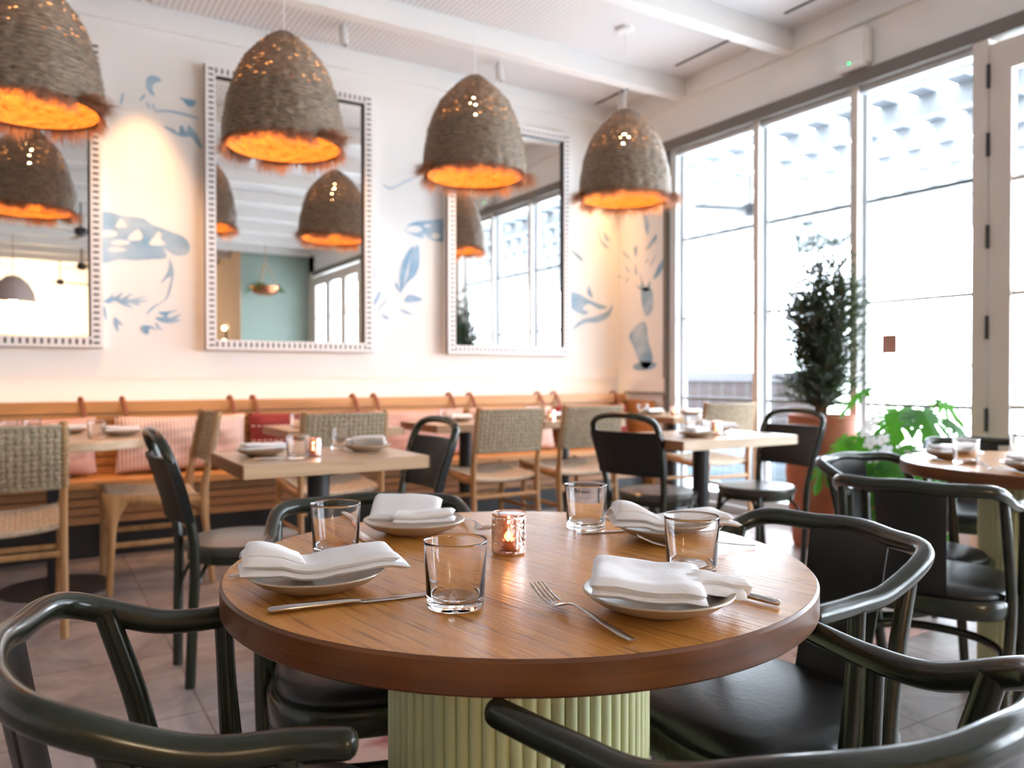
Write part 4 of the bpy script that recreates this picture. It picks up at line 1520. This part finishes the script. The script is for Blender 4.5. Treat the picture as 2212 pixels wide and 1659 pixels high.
# ------------------------------------------------------------------ woven pendant shades
def make_pendant():
    t = thing('pendant_lamp', 'x', 'lamp', (0, 0, 0), 0, 'rope pendant lamps')
    # origin at the ceiling; shade from z=-0.55 down to -1.17
    top, H = -.555, .625
    prof = [(.010, 0), (.038, .014), (.082, .045), (.143, .10), (.203, .17), (.244, .25), (.272, .33), (.291, .41), (.303, .49), (.308, .56), (.305, .61), (.300, .625)]

    def rad(d):
        for (a, b), (c, e) in zip(prof, prof[1:]):
            if b <= d <= e: return a + (c - a) * (d - b) / (e - b)
        return prof[-1][0]
    rnd = random.Random(11)
    n, rows = 132, 150
    vs, fs = [], []
    for j in range(rows + 1):
        d = H * j / rows
        for k in range(n):
            a = 2 * pi * k / n
            coil = .0085 * abs(sin(pi * d / .0225 + .25 * sin(3 * a) + .9 * mn.noise(Vector((cos(a) * 1.5, sin(a) * 1.5, d * 3)))))
            w = .008 * mn.noise(Vector((cos(a) * 9, sin(a) * 9, d * 26))) + .006 * mn.noise(Vector((cos(a) * 2, sin(a) * 2, d * 5)))
            seam = .006 * math.exp(-((a - .9) / .05) ** 2)
            r = rad(d) + coil + w + seam
            vs.append((r * cos(a), r * sin(a), top - d))
    holes = set()
    for j in range(rows):
        d = H * j / rows
        groove = abs(sin(pi * (d + H / rows / 2) / .0225)) < .35
        pr = .07 if d < .34 else .008
        if not groove: pr *= .12
        for k in range(n):
            if rnd.random() < pr: holes.add((j, k))
    for j in range(rows):
        for k in range(n):
            l = (k + 1) % n
            if (j, k) in holes: continue
            fs.append((j * n + k, j * n + l, (j + 1) * n + l, (j + 1) * n + k))
    MB().add(vs, fs).build('shade', M_SHADE, t, smooth=80)
    vs, fs = [], []
    r2, n2 = 50, 88
    for j in range(r2 + 1):
        d = .33 + (H - .332) * j / r2
        for k in range(n2):
            a = 2 * pi * k / n2
            r = rad(d) - .012 + .007 * mn.noise(Vector((cos(a) * 6, sin(a) * 6, d * 40)))
            vs.append((r * cos(a), r * sin(a), top - d))
    for j in range(r2):
        for k in range(n2):
            l = (k + 1) % n2
            if rnd.random() < .01: continue
            fs.append((j * n2 + k, j * n2 + l, (j + 1) * n2 + l, (j + 1) * n2 + k))
    MB().add(vs, fs).build('lining', M_SHADEIN, t, smooth=80)
    # ragged fringe round the rim, thick tufts at two places
    fr = MB()
    for c_ in range(120):
        a0_ = rnd.uniform(0, 2 * pi)
        tuft = min(abs((a0_ - c + pi) % (2 * pi) - pi) for c in (2.55, 5.7)) < .30
        if c_ < 26:
            a0_ = (2.55 if c_ % 2 else 5.7) + rnd.uniform(-.25, .25)
            tuft = True
        out = rnd.uniform(.9, 1.9) if tuft else rnd.uniform(.0, .75)
        base_l = rnd.uniform(.075, .15) if tuft else rnd.uniform(.04, .11)
        dv = Vector((cos(a0_ + rnd.uniform(-.6, .6)) * out, sin(a0_ + rnd.uniform(-.6, .6)) * out, rnd.uniform(-.5, .5) if tuft else -.8)).normalized()
        for i in range(26):
            a = a0_ + rnd.uniform(-.10, .10)
            ln = base_l * rnd.uniform(.5, 1.15)
            b = Vector((.305 * cos(a), .305 * sin(a), top - H + rnd.uniform(.0, .03)))
            d1 = (dv + Vector((rnd.uniform(-.35, .35), rnd.uniform(-.35, .35), rnd.uniform(-.35, .35)))).normalized()
            m_ = b + d1 * ln * .5
            e = m_ + (d1 + Vector((rnd.uniform(-.5, .5), rnd.uniform(-.5, .5), -.7))).normalized() * ln * .5
            sd = Vector((-sin(a), cos(a), 0)) * rnd.uniform(.001, .0026)
            fr.add([b - sd, b + sd, m_ + sd * .8, m_ - sd * .8, e], [(0, 1, 2, 3), (3, 2, 4)])
    tag(fr.build('fringe', M_FRINGE, t, smooth=0), kind='stuff')
    MB().sweep([(0, 0, -.02), (0, 0, top + .01)], .0035, None, 8).build('cord', M_WHITE, t)
    MB().lathe([(0, 0), (.062, 0), (.062, -.012), (.05, -.024), (.012, -.026), (0, -.026)], 32).build('canopy', M_WHITE, t)
    so = MB().lathe([(0, top - .13), (.016, top - .13), (.018, top - .05), (.008, top - .01), (0, top - .008)], 16).build('socket', M_WHITE, t)
    MB().lathe([(0, top - .245), (.018, top - .238), (.031, top - .215), (.033, top - .195), (.026, top - .165), (.014, top - .140), (.012, top - .13), (0, top - .13)], 20).build('bulb', M_BULB, so, smooth=70)
    return t


PX_ = [0.0, 1.17, 2.335, 3.52]
PL = ['rope pendant lamp cut off by the top left picture corner', 'second rope pendant lamp from the left, overlapping the middle mirror',
      'third rope pendant lamp from the left, its fringe before the right mirror', 'rightmost rope pendant lamp, hanging beside the windows']
pen = make_pendant()
for i, x in enumerate(PX_):
    if i == 0:
        pen.location = (x, 4.25, ZC)
        pen['label'] = PL[0]
    else:
        dup(pen, (x, 4.25, ZC), [0, -.35, .45, .1][i], PL[i])
    lamp('pendant_light', 'POINT', (x, 4.25, ZC - .555 - .30), 21, WARM, shadow_soft_size=.035)

# ------------------------------------------------------------------ plants
def pot_mb(r0, r1, r2, h, th=.018):
    return MB().lathe([(0, 0), (r0 * .92, 0), (r0, .02), (r1, h * .55), (r2, h - .03), (r2 + .006, h - .025), (r2 + .006, h), (r2 - th, h), (r2 - th, h - .06), (0, h - .06)], 64)


con = thing('potted_conifer', 'tall narrow dark conifer in a large terracotta pot by the window', 'potted plant', (4.18, 3.15, 0))
pot_mb(.17, .212, .195, .81).build('pot', M_TERRA, con)
MB().lathe([(0, .76), (.176, .755)], 40).build('soil', M_SOIL, con)
rnd = random.Random(21)
pb = MB()
for i in range(60):
    a, r = rnd.uniform(0, 6.28), .165 * math.sqrt(rnd.random())
    s = rnd.uniform(.010, .024)
    pb.lathe([(0, -s * .5), (s * .8, -s * .3), (s, 0), (s * .7, s * .4), (0, s * .5)], 7, (r * cos(a), r * sin(a), .765 + s * .4))
tag(pb.build('pebbles', M_STONE, con), kind='stuff')
tr = MB()
fol = MB()
stems = []
for i in range(13):
    a = 6.28 * i / 13 + rnd.uniform(-.2, .2)
    top_ = rnd.uniform(1.45, 1.98)
    lean = rnd.uniform(.04, .17)
    p = spline([(.02 * cos(a), .02 * sin(a), .75), (lean * .5 * cos(a), lean * .5 * sin(a), 1.1), (lean * cos(a) + rnd.uniform(-.02, .02), lean * sin(a), 1.4), (lean * cos(a) * 1.0, lean * sin(a), top_)], 6)
    tr.sweep(p, [.009 * (1 - .75 * k / len(p)) for k in range(len(p))], None, 6, up=(0, 1, 0))
    stems.append(p)


def needle(b, d, l, w):
    s = d.cross(Vector((rnd.uniform(-1, 1), rnd.uniform(-1, 1), rnd.uniform(-1, 1)))).normalized() * w
    fol.add([b, b + d * l * .5 + s, b + d * l, b + d * l * .5 - s], [(0, 1, 2, 3)])


for st_ in stems:
    for k in range(2, len(st_)):
        q = k / len(st_)
        for m in range(5 if st_[k].z < 1.6 else 3):
            a = rnd.uniform(0, 6.28)
            z = st_[k].z
            env = .21 * (1 - max(0, (z - .85)) / 1.5) + .04
            L_ = env * rnd.uniform(.5, 1.25)
            d = Vector((cos(a), sin(a), rnd.uniform(.2, 1.0))).normalized()
            b0 = st_[k] + Vector((0, 0, rnd.uniform(-.02, .02)))
            tr.sweep([b0, b0 + d * L_], [.0025, .001], None, 4, up=(0, 1, 0))
            nn = int(7 + L_ * 110)
            for j in range(nn):
                f = (j + 1) / nn
                dd = (d * .55 + Vector((rnd.uniform(-1, 1), rnd.uniform(-1, 1), rnd.uniform(-.5, 1))) * .75).normalized()
                needle(b0 + d * L_ * f, dd, rnd.uniform(.028, .055), .0030)
tr.build('trunk', M_BARK, con, smooth=60)
tag(fol.build('foliage', M_CONIFER, con, smooth=0), kind='stuff')
tie = mat('green_tie', (0.0, .35, .22), .4)
tb = MB()
for z, a in ((1.62, 2.4), (1.42, 2.0), (1.28, -1.3), (1.38, -.6)):
    tb.lathe([(.012, -.01), (.014, 0), (.012, .01)], 10, (.09 * cos(a), .09 * sin(a), z))
tb.build('plant_tie', tie, con)

mon = thing('monstera', 'big-leaved bright green monstera in a pot before the rightmost window', 'potted plant', (4.13, 2.60, 0))
pot_mb(.15, .185, .19, .42).build('pot', M_TERRA, mon)
MB().lathe([(0, .37), (.17, .365)], 40).build('soil', M_SOIL, mon)


def leaf_mesh(size, seed):
    r_ = random.Random(seed)
    nseg = 90
    rim = []
    for i in range(nseg + 1):
        a = -pi + 2 * pi * i / nseg          # 0 = tip direction (+x)
        aa = abs(a)
        r = .5 * (1.0 + .35 * cos(aa)) * (1 - .55 * max(0, (aa - 2.5) / .64) ** 2)
        r *= 1 + .15 * math.exp(-(aa / .18) ** 2)
        nt = 0
        for c in (.45, .85, 1.25, 1.65, 2.05):
            nt = max(nt, math.exp(-((aa - c) / .075) ** 4))
        r *= 1 - .56 * nt
        rim.append((r * cos(a) + .12, r * sin(a)))
    vs, fs = [], []
    rings = 5
    for j in range(rings + 1):
        f = j / rings
        for x, y in rim:
            X, Y = .05 * (1 - f) + x * f, y * f
            Zz = -.38 * X * X - .22 * abs(Y) * (1 - .6 * abs(Y)) + .03 * sin(9 * Y + seed)
            vs.append((X * size, Y * size, Zz * size))
    m = len(rim)
    for j in range(rings):
        for i in range(m - 1):
            fs.append((j * m + i, j * m + i + 1, (j + 1) * m + i + 1, (j + 1) * m + i))
    return vs, fs


LEAVES = [
    (-.38, .34, .60, 160, 50, .26), (-.36, -.20, .58, 210, 60, .26), (-.05, -.38, .50, 260, 70, .26), (-.36, .10, .34, 180, 80, .24), (-.22, -.34, .36, 230, 80, .26),  # tip offsets x, y, z (relative to pot), heading deg, tilt deg, size
    (-.12, .26, .98, 140, 30, .26), (-.10, .02, .86, 200, 35, .28), (-.08, -.16, .86, 230, 30, .28), (.05, -.28, .80, 290, 40, .28),
    (-.26, .30, .70, 170, 50, .24), (-.30, .08, .72, 190, 60, .26), (-.25, -.12, .66, 215, 55, .28), (-.10, -.32, .66, 255, 50, .27),
    (-.32, -.02, .56, 180, 70, .24), (-.18, -.28, .52, 235, 70, .25), (-.28, .26, .54, 150, 70, .24), (.10, .20, .80, 60, 40, .24),
    (-.20, .14, .62, 165, 55, .22), (.12, -.12, .92, 330, 30, .24), (-.05, .36, .60, 110, 60, .22), (-.34, .12, .44, 185, 80, .22), (-.16, -.14, .46, 200, 80, .24)]
for i, (x, y, z, hd, tl, sz) in enumerate(LEAVES):
    y, sz = y * .72 - .06, sz * .92
    b = Vector((x, y, z))
    p = spline([(x * .08, y * .08, .38), (x * .5, y * .5, .38 + (z - .38) * .65), tuple(b)], 5)
    stem_ = MB().sweep(p, .005, None, 6, up=(0, 1, 0)).build('stem', M_STEM, mon, smooth=60)
    vs, fs = leaf_mesh(sz, i)
    M_ = Matrix.Translation(b) @ Matrix.Rotation(radians(hd), 4, 'Z') @ Matrix.Rotation(radians(tl), 4, 'Y')
    MB().add(vs, fs).xform(M_).build('leaf', M_MONST, mon, smooth=60)

orc = thing('orchid', 'white flower cluster in front of the big-leaved plant', 'potted plant', (3.78, 2.50, 0))
pot_mb(.09, .11, .115, .30).build('pot', M_WHITE, orc)
MB().lathe([(0, .25), (.095, .245)], 24).build('soil', M_SOIL, orc)
for i in range(5):
    a = i * 1.25
    vs = [(0, -.02, 0), (.1, -.03, .04), (.2, -.02, .05), (.28, 0, .02), (.2, .02, .05), (.1, .03, .04), (0, .02, 0)]
    MB().add(vs, [(0, 1, 2, 3, 4, 5, 6)]).xform(Matrix.Translation((0, 0, .26)) @ Matrix.Rotation(a, 4, 'Z')).build('leaf', M_MONST, orc)
MB().sweep(spline([(0, 0, .25), (.0, .02, .55), (-.01, .01, .76)], 6), .003, None, 6, up=(0, 1, 0)).build('stem', M_STEM, orc)
for i, (dx, dy, dz) in enumerate(((-.03, .05, .76), (-.04, .02, .70), (-.03, -.04, .72), (-.03, -.06, .66), (-.04, .0, .63), (-.02, .03, .80))):
    fl = MB()
    for k in range(5):
        a = 2 * pi * k / 5 + i
        M_ = Matrix.Translation((dx, dy, dz)) @ Matrix.Rotation(radians(-70 + 12 * (i % 3)), 4, 'Y') @ Matrix.Rotation(a, 4, 'Z')
        vs = [(.002, 0, 0), (.018, -.016, .004), (.036, -.014, .006), (.044, 0, .002), (.036, .014, .006), (.018, .016, .004)]
        fl.add([M_ @ Vector(v) for v in vs], [(0, 1, 2, 3, 4, 5)])
    fl.build('flower', M_PETAL, orc, smooth=60)
tag(MB().box((-.005, -.05, -.06), (.0, .05, .06)).build('hanging_card', mat('pink_card', (.60, .30, .25), .7)), 'small pink card hung on the rightmost window pane', 'card').location = (XW + .05, 2.98, 1.25)

# ------------------------------------------------------------------ seen in the mirrors: rear half of the room
pl2 = thing('hanging_planter', 'copper bowl planter on rope hangers before the sage wall, seen in the mirror', 'planter', (3.62, -3.30, ZC))
pl2.scale = (1.4, 1.4, 1)
MB().lathe([(0, -.96), (.08, -.955), (.14, -.92), (.175, -.86), (.18, -.80), (.17, -.80), (.16, -.85), (0, -.86)], 32).build('bowl', mat('copper_bowl', (.55, .22, .12), .25, .9), pl2)
rp = MB()
for k in range(3):
    a = k * 2.09
    rp.sweep([(.177 * cos(a), .177 * sin(a), -.80), (0, 0, -.36)], .006, None, 6, up=(0, 1, 0))
rp.sweep([(0, 0, -.36), (0, 0, 0)], .006, None, 6, up=(0, 1, 0))
rp.build('rope', mat('hemp', (.65, .45, .25), .8), pl2)
hf = MB()
for i in range(120):
    a, e_ = rnd.uniform(0, 6.28), rnd.uniform(-.3, .9)
    d = Vector((cos(a), sin(a), e_)).normalized()
    b = Vector((.1 * cos(a), .1 * sin(a), -.82))
    s = d.cross(Vector((0, 0, 1))).normalized() * .022
    L_ = rnd.uniform(.08, .2)
    hf.add([b, b + d * L_ * .5 + s, b + d * L_ + Vector((0, 0, -.05)), b + d * L_ * .5 - s], [(0, 1, 2, 3)])
tag(hf.build('foliage', M_MONST, pl2, smooth=0), kind='stuff')


def make_fan():
    t = thing('ceiling_fan', 'x', 'fan', group='black ceiling fans')
    MB().lathe([(0, 0), (.06, 0), (.06, -.03), (.012, -.04), (.012, -.38), (.07, -.40), (.085, -.44), (.07, -.50), (0, -.52)], 24).build('motor', M_BLACK, t)
    for k in range(3):
        M_ = Matrix.Rotation(2 * pi * k / 3 + .3, 4, 'Z') @ Matrix.Rotation(radians(10), 4, 'X')
        MB().box((.09, -.05, -.47), (.62, .05, -.462)).xform(M_).build('blade', M_BLACK, t, smooth=0)
    return t


fan = make_fan()
for i, (x, y, lab) in enumerate(((.60, -1.05, 'black ceiling fan with one blade at the right rim of the leftmost mirror'), (.80, -4.9, 'black ceiling fan in the leftmost mirror, upper of the two small ones'), (.55, -7.8, 'black ceiling fan in the leftmost mirror, lower of the two small ones'))):
    if i == 0:
        fan.location = (x, y, ZC)
        fan['label'] = lab
    else:
        dup(fan, (x, y, ZC), i * .7, lab)
dl = thing('dome_lamp', 'grey dome pendant with glowing ribs, seen in the leftmost mirror', 'lamp', (-.22, -3.9, ZC))
MB().lathe([(.02, -.78), (.10, -.80), (.22, -.90), (.30, -1.05), (.33, -1.22), (.32, -1.22), (.29, -1.06), (.21, -.92), (.09, -.82), (.02, -.80)], 40).build('shade', mat('grey_dome', (.42, .33, .31), .6), dl)
MB().sweep([(0, 0, 0), (0, 0, -.79)], .005, None, 6, up=(0, 1, 0)).build('cord', M_TERRA, dl)
rb = MB()
for k in range(3):
    rb.lathe([(.335, -1.26 - k * .05), (.345, -1.28 - k * .05), (.335, -1.295 - k * .05)], 40)
rb.build('glow_ring', mat('glow_ring', (1, .8, .5), .5, emit=((1, .68, .35), 4)), dl)
lamp('dome_light', 'POINT', (-.22, -3.9, 2.2), 90, (1, .7, .4), shadow_soft_size=.08)
lamp('rear_fill', 'POINT', (0.2, -8.0, 2.3), 200, (1, .78, .5), shadow_soft_size=.15)  # added warm fill for the room, no fixture at this spot
struct('trim_30', MB().box((XL, YR, 0), (3.30, YR + .06, 1.95)), M_BENCH, smooth=0)
struct('wall_side', MB().box((3.285, -9.0, 0), (3.30, -3.75, ZC)), mat('beige_paint', (.55, .42, .32), .7), smooth=0)
sc_ = thing('wall_sconce', 'twin globe wall sconce by the sage wall, seen in the middle mirror', 'lamp', (3.285, -4.9, 1.85))
MB().box((-.03, -.03, -.13), (0, .03, .13)).build('backplate', M_BLACK, sc_, bevel=.004)
for z in (-.13, .13):
    MB().lathe([(0, -.045), (.032, -.032), (.045, 0), (.032, .032), (0, .045)], 20, (-.05, 0, z)).build('globe', mat('globe_glow', (1, .9, .7), .5, emit=((1, .75, .45), 12)), sc_, smooth=70)

# ------------------------------------------------------------------ terrace outside the windows
struct('terrace_floor', MB().box((XW + .16, -14, -.12), (40, 30, -.02)), mat('pale_concrete', (.78, .78, .78), .9), smooth=0)
pg = thing('pergola', 'white slatted pergola over the terrace outside the windows', 'pergola', (0, 0, 0))
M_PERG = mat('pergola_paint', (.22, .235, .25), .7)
M_SLAT = mat('slat_shade', (.085, .10, .12), .7)  # darker than the joists, shade of the recess put into the colour
jb = MB()
for i in range(9):
    x = XW + .45 + i * .66
    jb.box((x, -4.5, 2.98), (x + .08, 15, 3.13))
jb.build('joists', M_PERG, pg, smooth=0)
sl = MB()
for i in range(64):
    y = -4.5 + i * .30
    sl.box((XW + .25, y, 3.13), (XW + 6.0, y + .15, 3.17))
sl.build('slats', M_SLAT, pg, smooth=0)
for x, y in ((XW + 5.8, 10.5), (XW + 5.8, 5.2), (XW + 5.8, 0.6)):
    MB().box((x, y, -.02), (x + .14, y + .14, 2.98)).build('post', M_FRAMEW, pg, smooth=0)
pw = thing('planter_wall', 'low blue tiled planter wall outside the windows', 'planter', (XW + 1.6, 5.8, 0))
MB().box((-.2, -2.4, -.02), (.2, 4.2, .47)).build('tiled_base', stripes('blue_tiles', (.055, .065, .07), (.005, .026, .045), 1, 1 / .10, .10, .3, .1, grid=(2, 1 / .10, .10)), pw, smooth=0)
MB().box((-.23, -2.43, .47), (.23, 4.23, .51)).build('coping', M_WHITE, pw, smooth=0)
hb = thing('outdoor_kitchen', 'dark brick counter block with pale grid, outside the leftmost window', 'counter', (XW + 3.9, 9.2, 0))
MB().box((-.4, -2.6, -.02), (.4, 3.0, .98)).build('body', stripes('brick_grid', (.06, .06, .065), (.018, .010, .010), 1, 1 / .22, .06, .8, .1, grid=(2, 1 / .25, .06)), hb, smooth=0)
MB().box((-.5, -2.7, .98), (.5, 3.1, 1.10)).build('counter_top', mat('grey_top', (.03, .03, .036), .6), hb, smooth=0)
fo = dup(fan, (6.0, 5.35, 3.12), .4, 'small grey fan hanging outside, seen through the leftmost window')
hd_ = thing('hedge', 'pale shrubs beyond the terrace, seen through the rightmost window', 'shrub', (XW + 7.6, 5.0, 0))
hg = MB()
for i in range(1500):
    b = Vector((rnd.uniform(-.5, .5), rnd.uniform(-5, 5), rnd.uniform(-.0, 1.25)))
    d = Vector((rnd.uniform(-1, 1), rnd.uniform(-1, 1), rnd.uniform(-.3, 1))).normalized()
    s = d.cross(Vector((0, 0, 1))).normalized() * .05
    hg.add([b, b + d * .09 + s, b + d * .2, b + d * .09 - s], [(0, 1, 2, 3)])
tag(hg.build('foliage', translucent('pale_leaf', (.25, .36, .20), .4), hd_, smooth=0), kind='stuff')  # one even pale green for all leaves
